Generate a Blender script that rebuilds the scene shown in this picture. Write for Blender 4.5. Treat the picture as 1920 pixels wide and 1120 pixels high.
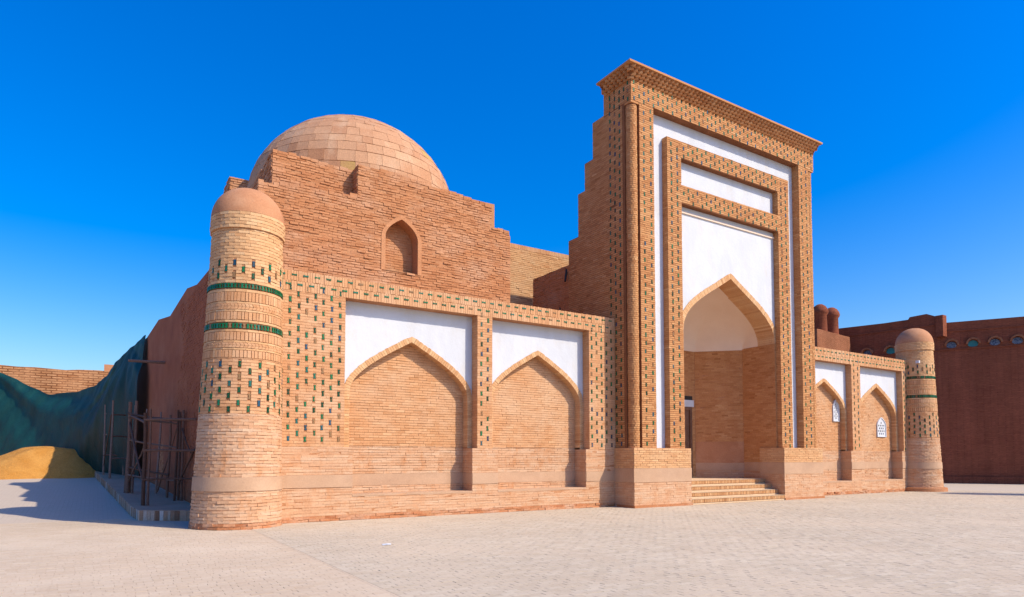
import bpy, bmesh, math, random
import numpy as np
from mathutils import Vector, Matrix
from mathutils.geometry import tessellate_polygon

random.seed(7)
RNG = np.random.default_rng(11)
R = math.radians
for o in list(bpy.data.objects):
    bpy.data.objects.remove(o)
scene = bpy.context.scene
COL = scene.collection

# ------------------------------------------------------------------ camera
CAM_H, YAW, PITCH, F = 1.6, R(32.4527), R(2.748), 1228.0
cam_d = bpy.data.cameras.new('camera')
cam = bpy.data.objects.new('camera', cam_d)
COL.objects.link(cam)
cam.location = (0, 0, CAM_H)
cam.rotation_euler = (math.pi / 2 + PITCH, 0, -YAW)
cam_d.sensor_width = 36
cam_d.lens = F / 1920 * 36
cam_d.shift_y = (801.06 - 560) / 1920
cam_d.clip_end = 3000
scene.camera = cam

# ------------------------------------------------------------------ sky + sun
SUN_AZ, SUN_EL = R(34.2), R(42.4)          # azimuth from the facade normal towards +x
sun_dir = Vector((math.sin(SUN_AZ) * math.cos(SUN_EL), -math.cos(SUN_AZ) * math.cos(SUN_EL), math.sin(SUN_EL)))
world = bpy.data.worlds.new('World')
scene.world = world
world.use_nodes = True
wn, wl = world.node_tree.nodes, world.node_tree.links
bg = wn['Background']
sky = wn.new('ShaderNodeTexSky')
sky.sky_type = 'NISHITA'
sky.sun_disc = False
sky.sun_elevation = SUN_EL
sky.sun_rotation = math.pi - SUN_AZ
sky.altitude = 0
sky.air_density = 1.4
sky.dust_density = 2.0
sky.ozone_density = 7.0
hs = wn.new('ShaderNodeHueSaturation')
hs.inputs['Hue'].default_value = 0.517
hs.inputs['Saturation'].default_value = 1.5
hs.inputs['Value'].default_value = 1.1
wl.new(sky.outputs['Color'], hs.inputs['Color'])
wl.new(hs.outputs['Color'], bg.inputs['Color'])
bg.inputs['Strength'].default_value = 0.15
sun_d = bpy.data.lights.new('sun', 'SUN')
sun_d.energy = 4.2
sun_d.angle = R(0.5)
sun_d.color = (1.0, 0.88, 0.70)
sun = bpy.data.objects.new('sun', sun_d)
COL.objects.link(sun)
sun.rotation_euler = (-sun_dir).to_track_quat('-Z', 'Y').to_euler()
sun.location = (10, -10, 30)

vs = scene.view_settings
vs.view_transform = 'Standard'
vs.look = 'None'
vs.exposure = 0.4
vs.gamma = 1
vs.use_curve_mapping = False

# ------------------------------------------------------------------ materials
def nodes_of(name):
    m = bpy.data.materials.new(name)
    m.use_nodes = True
    nt = m.node_tree
    return m, nt.nodes, nt.links, nt.nodes['Principled BSDF']

def noise(n, l, pos, scale, detail=4, rough=0.55, stretch=None):
    t = n.new('ShaderNodeTexNoise')
    t.inputs['Scale'].default_value = scale
    t.inputs['Detail'].default_value = detail
    t.inputs['Roughness'].default_value = rough
    if stretch:
        mp = n.new('ShaderNodeMapping')
        mp.inputs['Scale'].default_value = stretch
        l.new(pos, mp.inputs['Vector'])
        l.new(mp.outputs[0], t.inputs['Vector'])
    else:
        l.new(pos, t.inputs['Vector'])
    return t.outputs['Fac']

def ramp(n, l, fac, stops):
    r = n.new('ShaderNodeValToRGB')
    e = r.color_ramp.elements
    while len(e) < len(stops):
        e.new(0.5)
    for el, (p, c) in zip(e, stops):
        el.position = p
        el.color = (c[0], c[1], c[2], 1) if not isinstance(c, (int, float)) else (c, c, c, 1)
    l.new(fac, r.inputs['Fac'])
    return r.outputs['Color']

def mixc(n, l, fac, a, b, mode='MIX'):
    x = n.new('ShaderNodeMix')
    x.data_type = 'RGBA'
    x.blend_type = mode
    for inp, v in ((x.inputs[0], fac), (x.inputs[6], a), (x.inputs[7], b)):
        if isinstance(v, (int, float)):
            inp.default_value = v
        elif isinstance(v, tuple):
            inp.default_value = (v[0], v[1], v[2], 1)
        else:
            l.new(v, inp)
    return x.outputs[2]

def bump(n, l, bs, h, strength=0.3, dist=0.01):
    b = n.new('ShaderNodeBump')
    b.inputs['Strength'].default_value = strength
    b.inputs['Distance'].default_value = dist
    l.new(h, b.inputs['Height'])
    l.new(b.outputs['Normal'], bs.inputs['Normal'])

def surface(name, stops, rough=0.9, tint=True, stain=None, stain_amt=0.5, stain_scale=0.7, fine=0.25, bscale=45, bstr=0.35, bdist=0.01, spec=0.2, stain2=None, streak=(1, 1, 1.5), grime=0.0):
    """brick, plaster, mortar ...: ramp over per-piece tint (or noise), broad stains with their own shape, fine grain"""
    m, n, l, bs = nodes_of(name)
    g = n.new('ShaderNodeNewGeometry')
    pos = g.outputs['Position']
    if tint:
        a = n.new('ShaderNodeAttribute')
        a.attribute_name = 'tint'
        fac = a.outputs['Fac']
    else:
        fac = noise(n, l, pos, 1.3, 5, 0.6)
    c = ramp(n, l, fac, stops)
    if stain:
        s = noise(n, l, pos, stain_scale, 6, 0.62, streak)
        c = mixc(n, l, ramp(n, l, s, [(0.47, 0.0), (0.68, stain_amt)]), c, stain)
    if stain2:
        s = noise(n, l, pos, stain_scale * 2.1, 6, 0.65, (1.3, 1.3, 0.7))
        c = mixc(n, l, ramp(n, l, s, [(0.52, 0.0), (0.72, stain_amt)]), c, stain2)
    if grime:
        gr = noise(n, l, pos, 0.22, 7, 0.68)
        c = mixc(n, l, 1.0, c, ramp(n, l, gr, [(0.30, 1 - grime), (0.62, 1.0 + 0.25 * grime)]), 'MULTIPLY')
    f1 = noise(n, l, pos, 26, 5, 0.7)
    c = mixc(n, l, 1.0, c, ramp(n, l, f1, [(0.25, 1 - fine), (0.75, 1 + fine * 0.5)]), 'MULTIPLY')
    l.new(c, bs.inputs['Base Color'])
    bs.inputs['Roughness'].default_value = rough
    bs.inputs['Specular IOR Level'].default_value = spec
    bump(n, l, bs, noise(n, l, pos, bscale, 5, 0.7), bstr, bdist)
    return m

M = {}
M['wing'] = surface('brick_peach', [(0.0, (0.4514, 0.213, 0.091)), (0.35, (0.5386, 0.273, 0.130)), (0.7, (0.5762, 0.311, 0.157)), (1.0, (0.6148, 0.357, 0.187))],
                    stain=(0.5960, 0.389, 0.243), stain_amt=0.7, stain_scale=0.55, stain2=(0.4801, 0.218, 0.095), fine=0.22)
M['low'] = surface('brick_weathered', [(0.0, (0.4712, 0.246, 0.130)), (0.4, (0.5386, 0.305, 0.174)), (1.0, (0.5861, 0.362, 0.218))],
                   stain=(0.5762, 0.399, 0.269), stain_amt=0.85, stain_scale=1.3, streak=(0.6, 0.6, 7.0), stain2=(0.4990, 0.232, 0.104), fine=0.2)
M['tower'] = surface('brick_yellowish', [(0.0, (0.4712, 0.232, 0.101)), (0.35, (0.5564, 0.305, 0.144)), (0.7, (0.6059, 0.353, 0.174)), (1.0, (0.6435, 0.408, 0.218))],
                     stain=(0.6148, 0.408, 0.235), stain_amt=0.5, stain2=(0.4801, 0.222, 0.095), fine=0.2)
M['portal'] = surface('brick_portal', [(0.0, (0.3482, 0.142, 0.053)), (0.35, (0.4617, 0.208, 0.081)), (0.7, (0.5277, 0.260, 0.108)), (1.0, (0.5839, 0.327, 0.153))],
                      stain=(0.5451, 0.291, 0.128), stain_amt=0.45, stain2=(0.4055, 0.159, 0.064), fine=0.2)
M['hall'] = surface('brick_red_worn', [(0.0, (0.3764, 0.146, 0.061)), (0.4, (0.4617, 0.199, 0.088)), (1.0, (0.5180, 0.252, 0.125))],
                    stain=(0.5451, 0.337, 0.217), stain_amt=0.6, stain_scale=0.8, fine=0.3, bstr=0.5, stain2=(0.3958, 0.151, 0.061))
M['shade_dark_wall'] = surface('clay_wall_red', [(0.3, (0.271, 0.078, 0.033)), (0.7, (0.362, 0.114, 0.049))], tint=False,
                         stain=(0.402, 0.164, 0.085), stain_amt=0.5, stain_scale=0.5, stain2=(0.241, 0.071, 0.033))  # base colour lowered, green and blue most, to deepen the shade this wall stands in
M['mortar'] = surface('mortar', [(0.3, (0.390, 0.176, 0.082)), (0.7, (0.520, 0.256, 0.126))], tint=False, fine=0.4)
M['mortar_dark'] = surface('mortar_dark', [(0.3, (0.20, 0.075, 0.03)), (0.7, (0.28, 0.115, 0.05))], tint=False, fine=0.4)
M['mortar_light'] = surface('mortar_light', [(0.3, (0.453, 0.228, 0.118)), (0.7, (0.542, 0.291, 0.160))], tint=False, fine=0.35)
M['base'] = surface('brick_damp_red', [(0.0, (0.36, 0.13, 0.055)), (0.5, (0.48, 0.20, 0.09)), (1.0, (0.56, 0.30, 0.17))], stain=(0.58, 0.42, 0.30), stain_amt=0.6, stain_scale=1.6, fine=0.3)
M['edge'] = surface('edge_brick', [(0.0, (0.26, 0.13, 0.075)), (0.45, (0.45, 0.26, 0.16)), (0.75, (0.52, 0.36, 0.26)), (1.0, (0.62, 0.52, 0.44))], fine=0.3)
M['clay'] = surface('clay_render', [(0.3, (0.40, 0.175, 0.085)), (0.7, (0.49, 0.24, 0.125))], tint=False, fine=0.18, bstr=0.3, stain=(0.55, 0.31, 0.18), stain_amt=0.6, stain_scale=1.2)
M['hall_render'] = surface('hall_render', [(0.3, (0.46, 0.20, 0.09)), (0.7, (0.53, 0.255, 0.125))], tint=False, fine=0.3, bscale=14, bstr=0.5, bdist=0.02)
M['dome_joint'] = surface('dome_joint', [(0.3, (0.43, 0.205, 0.105)), (0.7, (0.50, 0.265, 0.15))], tint=False, fine=0.3)
M['dome'] = surface('dome_tile_clay', [(0.0, (0.390, 0.182, 0.091)), (0.3, (0.461, 0.241, 0.132)), (0.93, (0.532, 0.305, 0.174)), (0.955, (0.532, 0.305, 0.174)), (0.965, (0.450, 0.279, 0.099)), (1.0, (0.450, 0.279, 0.099))],
                    stain=(0.443, 0.220, 0.113), stain_amt=0.85, stain_scale=0.5, fine=0.3, bscale=12, bstr=0.6, bdist=0.02, stain2=(0.540, 0.344, 0.216))
M['band'] = surface('plinth_render', [(0.3, (0.443, 0.273, 0.168)), (0.7, (0.522, 0.337, 0.218))], tint=False, fine=0.15, bstr=0.15, stain=(0.394, 0.246, 0.160), stain_amt=0.5, stain_scale=0.9)
M['white'] = surface('white_plaster', [(0.3, (0.535, 0.56, 0.61)), (0.7, (0.57, 0.59, 0.635))], tint=False, fine=0.06, bscale=4, bstr=0.5, bdist=0.02, stain=(0.48, 0.49, 0.51), stain_amt=0.55, stain_scale=0.9, streak=(1.6, 1.6, 0.5), stain2=(0.54, 0.51, 0.47))
M['cream'] = surface('cream_plaster', [(0.3, (0.72, 0.57, 0.45)), (0.7, (0.76, 0.62, 0.50))], tint=False, fine=0.06, bscale=5, bstr=0.15)
M['tread'] = surface('step_tread', [(0.3, (0.56, 0.39, 0.24)), (0.7, (0.62, 0.45, 0.29))], tint=False, fine=0.15)
M['step'] = surface('brick_step', [(0.0, (0.42, 0.20, 0.085)), (0.5, (0.53, 0.285, 0.13)), (1.0, (0.60, 0.37, 0.19))], fine=0.3)
M['wood_old'] = surface('old_wood', [(0.3, (0.13, 0.065, 0.04)), (0.7, (0.22, 0.12, 0.08))], tint=False, fine=0.4)
M['pole'] = surface('scaffold_wood', [(0.0, (0.12, 0.06, 0.04)), (0.6, (0.22, 0.12, 0.085)), (1.0, (0.30, 0.20, 0.16))], fine=0.4)
M['iron'] = surface('dark_iron', [(0.3, (0.02, 0.02, 0.02)), (0.7, (0.04, 0.035, 0.03))], tint=False, rough=0.6)
M['paver'] = surface('paver_grey', [(0.0, (0.463, 0.383, 0.282)), (0.5, (0.501, 0.415, 0.310)), (1.0, (0.534, 0.453, 0.343))],
                     stain=(0.545, 0.442, 0.323), stain_amt=0.8, stain_scale=0.3, fine=0.13, stain2=(0.480, 0.383, 0.276), bstr=0.2, grime=0.09)
M['paver_pink'] = surface('paver_pink', [(0.0, (0.501, 0.383, 0.267)), (0.5, (0.534, 0.420, 0.300)), (1.0, (0.567, 0.458, 0.334))],
                          stain=(0.578, 0.468, 0.343), stain_amt=0.9, stain_scale=0.45, fine=0.13, stain2=(0.556, 0.431, 0.305), bstr=0.2, grime=0.08)
M['sand'] = surface('yellow_sand', [(0.3, (0.48, 0.215, 0.045)), (0.7, (0.57, 0.28, 0.065))], tint=False, fine=0.35, bscale=5, bstr=1.0, bdist=0.09, stain=(0.44, 0.18, 0.025), stain_amt=0.6, stain_scale=1.5)
M['turquoise'] = surface('turquoise_tile', [(0.3, (0.01, 0.13, 0.15)), (0.7, (0.015, 0.20, 0.21))], tint=False, rough=0.3, spec=0.5)
M['blue_tile'] = surface('patterned_blue_tile', [(0.42, (0.02, 0.03, 0.09)), (0.5, (0.18, 0.21, 0.27)), (0.56, (0.015, 0.025, 0.08))], tint=False, rough=0.3, spec=0.5)
for nd in M['blue_tile'].node_tree.nodes:
    if nd.type == 'TEX_NOISE' and abs(nd.inputs['Scale'].default_value - 1.3) < 0.01:
        nd.inputs['Scale'].default_value = 9

def glaze_mat():
    m, n, l, bs = nodes_of('green_glaze')
    a = n.new('ShaderNodeAttribute')
    a.attribute_name = 'tint'
    g = n.new('ShaderNodeNewGeometry')
    c = ramp(n, l, a.outputs['Fac'], [(0.0, (0.0036, 0.024, 0.012)), (0.3, (0.0036, 0.067, 0.027)), (0.55, (0.0036, 0.135, 0.049)),
                                      (0.74, (0.0096, 0.110, 0.092)), (0.86, (0.0096, 0.067, 0.135)), (0.95, (0.0120, 0.043, 0.073)), (1.0, (0.2400, 0.135, 0.061))])
    f = noise(n, l, g.outputs['Position'], 55, 3, 0.6)
    c = mixc(n, l, ramp(n, l, f, [(0.58, 0.0), (0.68, 0.35)]), c, (0.10, 0.20, 0.10))
    l.new(c, bs.inputs['Base Color'])
    bs.inputs['Roughness'].default_value = 0.4
    bs.inputs['Specular IOR Level'].default_value = 0.25
    bump(n, l, bs, noise(n, l, g.outputs['Position'], 40, 2), 0.3, 0.006)
    return m
M['glaze'] = glaze_mat()

def ground_mat():
    m, n, l, bs = nodes_of('paved_ground')
    g = n.new('ShaderNodeNewGeometry')
    pos = g.outputs['Position']
    br = n.new('ShaderNodeTexBrick')
    br.inputs['Scale'].default_value = 1.0
    br.inputs['Brick Width'].default_value = 0.225
    br.inputs['Row Height'].default_value = 0.112
    br.inputs['Mortar Size'].default_value = 0.006
    br.inputs['Color1'].default_value = (0.49, 0.405, 0.315, 1)
    br.inputs['Color2'].default_value = (0.52, 0.435, 0.34, 1)
    br.inputs['Mortar'].default_value = (0.38, 0.31, 0.255, 1)
    l.new(pos, br.inputs['Vector'])
    s = noise(n, l, pos, 0.35, 6, 0.62)
    c = mixc(n, l, ramp(n, l, s, [(0.4, 0.0), (0.65, 0.7)]), br.outputs['Color'], (0.50, 0.41, 0.317))
    f1 = noise(n, l, pos, 20, 5, 0.7)
    c = mixc(n, l, 1.0, c, ramp(n, l, f1, [(0.25, 0.88), (0.75, 1.06)]), 'MULTIPLY')
    l.new(c, bs.inputs['Base Color'])
    bs.inputs['Roughness'].default_value = 0.95
    bs.inputs['Specular IOR Level'].default_value = 0.15
    bump(n, l, bs, noise(n, l, pos, 12, 5, 0.7), 0.3, 0.01)
    return m
M['ground'] = ground_mat()

def far_brick_mat(name, c1, c2, mo, stain, ms=0.009, rowh=0.075, bw=0.27):
    m, n, l, bs = nodes_of(name)
    g = n.new('ShaderNodeNewGeometry')
    pos = g.outputs['Position']
    sp = n.new('ShaderNodeSeparateXYZ')
    l.new(pos, sp.inputs[0])
    ad = n.new('ShaderNodeMath')
    ad.operation = 'ADD'
    l.new(sp.outputs['X'], ad.inputs[0])
    l.new(sp.outputs['Y'], ad.inputs[1])
    cb = n.new('ShaderNodeCombineXYZ')
    l.new(ad.outputs[0], cb.inputs['X'])
    l.new(sp.outputs['Z'], cb.inputs['Y'])
    br = n.new('ShaderNodeTexBrick')
    br.inputs['Scale'].default_value = 1.0
    br.inputs['Brick Width'].default_value = bw
    br.inputs['Row Height'].default_value = rowh
    br.inputs['Mortar Size'].default_value = ms
    br.inputs['Color1'].default_value = (*c1, 1)
    br.inputs['Color2'].default_value = (*c2, 1)
    br.inputs['Mortar'].default_value = (*mo, 1)
    l.new(cb.outputs[0], br.inputs['Vector'])
    s = noise(n, l, pos, 0.6, 6, 0.62, (1, 1, 2.5))
    c = mixc(n, l, ramp(n, l, s, [(0.42, 0.0), (0.68, 0.75)]), br.outputs['Color'], stain)
    f1 = noise(n, l, pos, 5, 6, 0.75, (1, 1, 4))
    c = mixc(n, l, 1.0, c, ramp(n, l, f1, [(0.25, 0.6), (0.75, 1.25)]), 'MULTIPLY')
    dr_ = noise(n, l, pos, 0.5, 6, 0.7, (1.5, 1.5, 0.25))
    c = mixc(n, l, 1.0, c, ramp(n, l, dr_, [(0.3, 0.75), (0.65, 1.1)]), 'MULTIPLY')
    l.new(c, bs.inputs['Base Color'])
    bs.inputs['Roughness'].default_value = 0.95
    bs.inputs['Specular IOR Level'].default_value = 0.1
    b = n.new('ShaderNodeBump')
    b.inputs['Strength'].default_value = 0.6
    b.inputs['Distance'].default_value = 0.02
    mx = n.new('ShaderNodeMath')
    mx.operation = 'SUBTRACT'
    l.new(f1, mx.inputs[0])
    l.new(br.outputs['Fac'], mx.inputs[1])
    l.new(mx.outputs[0], b.inputs['Height'])
    l.new(b.outputs['Normal'], bs.inputs['Normal'])
    return m
M['far_red'] = far_brick_mat('far_brick_red', (0.25, 0.075, 0.04), (0.30, 0.095, 0.05), (0.20, 0.06, 0.035), (0.28, 0.09, 0.048))  # darkened and reddened so the right-hand wall's shade is partly in its colour
M['far_lit'] = far_brick_mat('far_brick_orange', (0.44, 0.20, 0.09), (0.53, 0.27, 0.13), (0.24, 0.10, 0.045), (0.50, 0.26, 0.13), 0.016)
M['far_yard'] = far_brick_mat('yard_brick_orange', (0.42, 0.185, 0.08), (0.54, 0.28, 0.14), (0.20, 0.075, 0.032), (0.50, 0.26, 0.13), 0.03, 0.15, 0.55)
M['far_mid'] = far_brick_mat('far_brick_brown', (0.33, 0.13, 0.065), (0.40, 0.17, 0.085), (0.20, 0.075, 0.04), (0.36, 0.15, 0.08), 0.014)

def net_mat():
    m, n, l, bs = nodes_of('green_netting')
    g = n.new('ShaderNodeNewGeometry')
    pos = g.outputs['Position']
    s = noise(n, l, pos, 1.2, 5, 0.6, (1, 1, 0.6))
    c = ramp(n, l, s, [(0.3, (0.003, 0.040, 0.037)), (0.7, (0.006, 0.075, 0.07))])
    l.new(c, bs.inputs['Base Color'])
    bs.inputs['Roughness'].default_value = 0.6
    bump(n, l, bs, noise(n, l, pos, 1.6, 6, 0.6, (1, 1, 0.6)), 0.5, 0.2)
    tr = n.new('ShaderNodeBsdfTranslucent')
    l.new(c, tr.inputs['Color'])
    mx = n.new('ShaderNodeMixShader')
    mx.inputs[0].default_value = 0.35
    l.new(bs.outputs[0], mx.inputs[1])
    l.new(tr.outputs[0], mx.inputs[2])
    l.new(mx.outputs[0], n['Material Output'].inputs['Surface'])
    return m
M['net'] = net_mat()

# ------------------------------------------------------------------ object helpers
ORIGIN = {}
def adopt(o, parent):
    o.parent = parent
    o.matrix_parent_inverse = Matrix.Translation(-Vector(ORIGIN.get(parent.name, (0, 0, 0))))

def tag(o, label=None, cat=None, group=None, kind=None):
    for k, v in (('label', label), ('category', cat), ('group', group), ('kind', kind)):
        if v:
            o[k] = v
    return o

def empty(name, loc, label, cat, group=None):
    o = bpy.data.objects.new(name, None)
    COL.objects.link(o)
    o.location = loc
    ORIGIN[o.name] = tuple(loc)
    return tag(o, label, cat, group)

def mesh_obj(name, verts, faces, mat, parent=None, smooth=False, tint=None):
    me = bpy.data.meshes.new(name)
    me.from_pydata([tuple(v) for v in verts], [], faces)
    if mat is not None:
        me.materials.append(M[mat])
    if smooth:
        me.polygons.foreach_set('use_smooth', [True] * len(me.polygons))
    if tint is not None:
        at = me.attributes.new('tint', 'FLOAT', 'FACE')
        at.data.foreach_set('value', np.full(len(me.polygons), tint, np.float32))
    o = bpy.data.objects.new(name, me)
    COL.objects.link(o)
    if parent is not None:
        adopt(o, parent)
    return o

class MB:
    """collects boxes, plates, tubes ... into one mesh"""
    def __init__(s):
        s.v, s.f = [], []
    def add(s, vs_, fs_):
        k = len(s.v)
        s.v += [tuple(p) for p in vs_]
        s.f += [tuple(i + k for i in f) for f in fs_]
        return s
    def box(s, x0, x1, y0, y1, z0, z1):
        return s.add([(x0, y0, z0), (x1, y0, z0), (x1, y1, z0), (x0, y1, z0), (x0, y0, z1), (x1, y0, z1), (x1, y1, z1), (x0, y1, z1)],
                     [(0, 3, 2, 1), (4, 5, 6, 7), (0, 1, 5, 4), (1, 2, 6, 5), (2, 3, 7, 6), (3, 0, 4, 7)])
    def prism(s, loop, mp, d0, d1, cap_back=True):
        """loop of (a,z) extruded along the mapping's depth from d0 (front) to d1"""
        return s.plate([loop], mp, d0, d1, cap_back)
    def plate(s, loops, mp, d0, d1, back=False):
        flat = [p for lp in loops for p in lp]
        tris = tessellate_polygon([[Vector((a, z, 0)) for a, z in lp] for lp in loops])
        n = len(flat)
        vs_ = [mp(a, z, d0) for a, z in flat] + [mp(a, z, d1) for a, z in flat]
        fs_ = [tuple(t) for t in tris]
        if back:
            fs_ += [tuple(i + n for i in reversed(t)) for t in tris]
        k = 0
        for lp in loops:
            m = len(lp)
            for i in range(m):
                j = (i + 1) % m
                fs_.append((k + i, k + j, k + j + n, k + i + n))
            k += m
        return s.add(vs_, fs_)
    def lathe(s, cx, cy, prof, seg=48, lean=None, a0=0.0, a1=2 * math.pi):
        full = abs(a1 - a0 - 2 * math.pi) < 1e-6
        cols = seg if full else seg + 1
        k = len(s.v)
        for r, z in prof:
            ox = lean(z) if lean else 0.0
            for i in range(cols):
                a = a0 + (a1 - a0) * i / seg
                s.v.append((cx + ox + r * math.cos(a), cy + r * math.sin(a), z))
        for j in range(len(prof) - 1):
            for i in range(seg):
                i2 = (i + 1) % cols
                s.f.append((k + j * cols + i, k + j * cols + i2, k + (j + 1) * cols + i2, k + (j + 1) * cols + i))
        return s
    def tube(s, p, q, r0, r1=None, seg=8, bend=0.0):
        p, q = Vector(p), Vector(q)
        r1 = r0 if r1 is None else r1
        d = (q - p).normalized()
        a = d.orthogonal().normalized()
        b = d.cross(a)
        rings = 5 if bend else 2
        k = len(s.v)
        for j in range(rings):
            t = j / (rings - 1)
            c = p.lerp(q, t) + a * bend * math.sin(math.pi * t) + b * bend * 0.5 * math.sin(2 * math.pi * t)
            r = r0 + (r1 - r0) * t
            for i in range(seg):
                w = 2 * math.pi * i / seg
                s.v.append(tuple(c + a * r * math.cos(w) + b * r * math.sin(w)))
        for j in range(rings - 1):
            for i in range(seg):
                i2 = (i + 1) % seg
                s.f.append((k + j * seg + i, k + j * seg + i2, k + (j + 1) * seg + i2, k + (j + 1) * seg + i))
        s.f.append(tuple(k + i for i in reversed(range(seg))))
        s.f.append(tuple(k + (rings - 1) * seg + i for i in range(seg)))
        return s
    def build(s, name, mat, parent=None, smooth=False, tint=None, fix=True):
        o = mesh_obj(name, s.v, s.f, mat, parent, smooth, tint)
        if fix:
            bm = bmesh.new()
            bm.from_mesh(o.data)
            bmesh.ops.recalc_face_normals(bm, faces=bm.faces)
            bm.to_mesh(o.data)
            bm.free()
        if smooth:
            o.data.set_sharp_from_angle(angle=R(40))
        return o

# mappings (a along the surface, z up, d outward)
def plane(ox, oy, ux, uy, nx, ny):
    def f(a, z, d):
        a, z, d = np.broadcast_arrays(np.asarray(a, float), np.asarray(z, float), np.asarray(d, float))
        return np.stack([ox + ux * a + nx * d, oy + uy * a + ny * d, z], -1)
    return f
def front(y):            # facing the viewer's side (-y), a = x
    return plane(0, y, 1, 0, 0, -1)
def west(x):             # facing -x, a = y
    return plane(x, 0, 0, 1, -1, 0)
def east(x):
    return plane(x, 0, 0, 1, 1, 0)
def segment(p, q, side=1):   # wall between two plan points, a = distance from p
    dx, dy = q[0] - p[0], q[1] - p[1]
    L = math.hypot(dx, dy)
    dx, dy = dx / L, dy / L
    return plane(p[0], p[1], dx, dy, side * dy, -side * dx), L
def drum(cx, cy, rad, lean=None):   # round shaft; a = angle
    def f(a, z, d):
        a, z, d = np.broadcast_arrays(np.asarray(a, float), np.asarray(z, float), np.asarray(d, float))
        r = rad(z) + d
        ox = lean(z) if lean else 0.0
        return np.stack([cx + ox + r * np.cos(a), cy + r * np.sin(a), z], -1)
    return f
def flat_ground(h=0.0):
    def f(a, z, d):
        a, z, d = np.broadcast_arrays(np.asarray(a, float), np.asarray(z, float), np.asarray(d, float))
        return np.stack([a, z, h + d], -1)
    return f

# ------------------------------------------------------------------ pooled pieces: the largest in view become objects, the rest one mesh per part
BOX_F = [(0, 1, 2, 3), (0, 4, 5, 1), (1, 5, 6, 2), (2, 6, 7, 3), (3, 7, 4, 0)]
TILE_F = [(0, 1, 2, 5), (5, 2, 3, 4), (0, 6, 7, 1), (1, 7, 8, 2), (2, 8, 9, 3), (3, 9, 10, 4), (4, 10, 11, 5), (5, 11, 6, 0)]
POOL = {}
def pool(kind, part, mat, V, tint, faces, nfront):
    if len(V) == 0:
        return
    # orient by comparing the front's normal with front-minus-back
    f0 = V[0]
    nrm = np.cross(f0[1] - f0[0], f0[2] - f0[0])
    out = f0[:nfront].mean(0) - f0[nfront:].mean(0)
    flip = np.dot(nrm, out) < 0
    POOL.setdefault(kind, []).append((part, mat, V, tint, [tuple(reversed(f)) for f in faces] if flip else faces, nfront))

_cp = np.array([0, 0, CAM_H])
_fw = np.array([math.sin(YAW) * math.cos(PITCH), math.cos(YAW) * math.cos(PITCH), math.sin(PITCH)])
_rt = np.array([math.cos(YAW), -math.sin(YAW), 0])
_up = np.cross(_rt, _fw)
def shown_area(V, nfront):
    d = V - _cp
    t = np.maximum(d @ _fw, 0.1)
    u = 960 + F * (d @ _rt) / t
    v = 801.06 - F * (d @ _up) / t
    uf, vf = u[:, :nfront], v[:, :nfront]
    a = 0.5 * np.abs(sum(uf[:, i] * np.roll(vf, -1, 1)[:, i] - vf[:, i] * np.roll(uf, -1, 1)[:, i] for i in range(nfront)))
    out = V[:, :nfront].mean(1) - V[:, nfront:].mean(1)
    facing = np.einsum('ij,ij->i', out, _cp - V[:, :nfront].mean(1)) > 0
    uc, vc = uf.mean(1), vf.mean(1)
    vis = facing & (uc > 0) & (uc < 1920) & (vc > 0) & (vc < 1120) & ((d @ _fw).min(1) > 0.5)
    return np.where(vis, a, 0.0)

def settle(kind, name, stuff, limit=300):
    recs = POOL.pop(kind, [])
    areas = [shown_area(r[2], r[5]) for r in recs]
    allv = np.concatenate(areas)
    cut = np.sort(allv)[::-1][min(limit, len(allv)) - 1] if len(allv) else 0
    left, groups = limit, {}
    for (part, mat, V, tint, faces, nf), ar in zip(recs, areas):
        pick = (ar >= cut) & (ar > 4.0)
        idx = np.nonzero(pick)[0][:max(left, 0)]
        left -= len(idx)
        keep = np.ones(len(V), bool)
        keep[idx] = False
        for i in idx:
            c = V[i].mean(0)
            o = mesh_obj(name, V[i] - c, faces, mat, None, tint=float(tint[i]))
            o.location = c
            adopt(o, part)
        if keep.any():
            groups.setdefault((part.name, mat), []).append((part, V[keep], tint[keep], faces))
    for (pn, mat), lst in groups.items():
        vv, ff, tt, k = [], [], [], 0
        part = lst[0][0]
        for _, V, tint, faces in lst:
            n, m = V.shape[:2]
            vv.append(V.reshape(-1, 3))
            base = (np.arange(n) * m + k)[:, None, None]
            ff.append((np.array(faces)[None] + base).reshape(-1, 4))
            tt.append(np.repeat(tint, len(faces)))
            k += n * m
        vv, ff, tt = np.concatenate(vv), np.concatenate(ff), np.concatenate(tt)
        me = bpy.data.meshes.new(stuff)
        me.vertices.add(len(vv))
        me.vertices.foreach_set('co', vv.astype(np.float32).ravel())
        me.loops.add(len(ff) * 4)
        me.loops.foreach_set('vertex_index', ff.astype(np.int32).ravel())
        me.polygons.add(len(ff))
        me.polygons.foreach_set('loop_start', np.arange(0, len(ff) * 4, 4, dtype=np.int32))
        me.update(calc_edges=True)
        me.shade_flat()
        at = me.attributes.new('tint', 'FLOAT', 'FACE')
        at.data.foreach_set('value', tt.astype(np.float32))
        me.materials.append(M[mat])
        o = bpy.data.objects.new(stuff, me)
        COL.objects.link(o)
        adopt(o, part)
        o['kind'] = 'stuff'

def spans(polys, z):
    xs = []
    for p in polys:
        n = len(p)
        for i in range(n):
            (a0, z0), (a1, z1) = p[i], p[(i + 1) % n]
            if (z0 <= z) != (z1 <= z):
                xs.append(a0 + (z - z0) * (a1 - a0) / (z1 - z0))
    xs.sort()
    return [(xs[i], xs[i + 1]) for i in range(0, len(xs) - 1, 2)]

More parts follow.
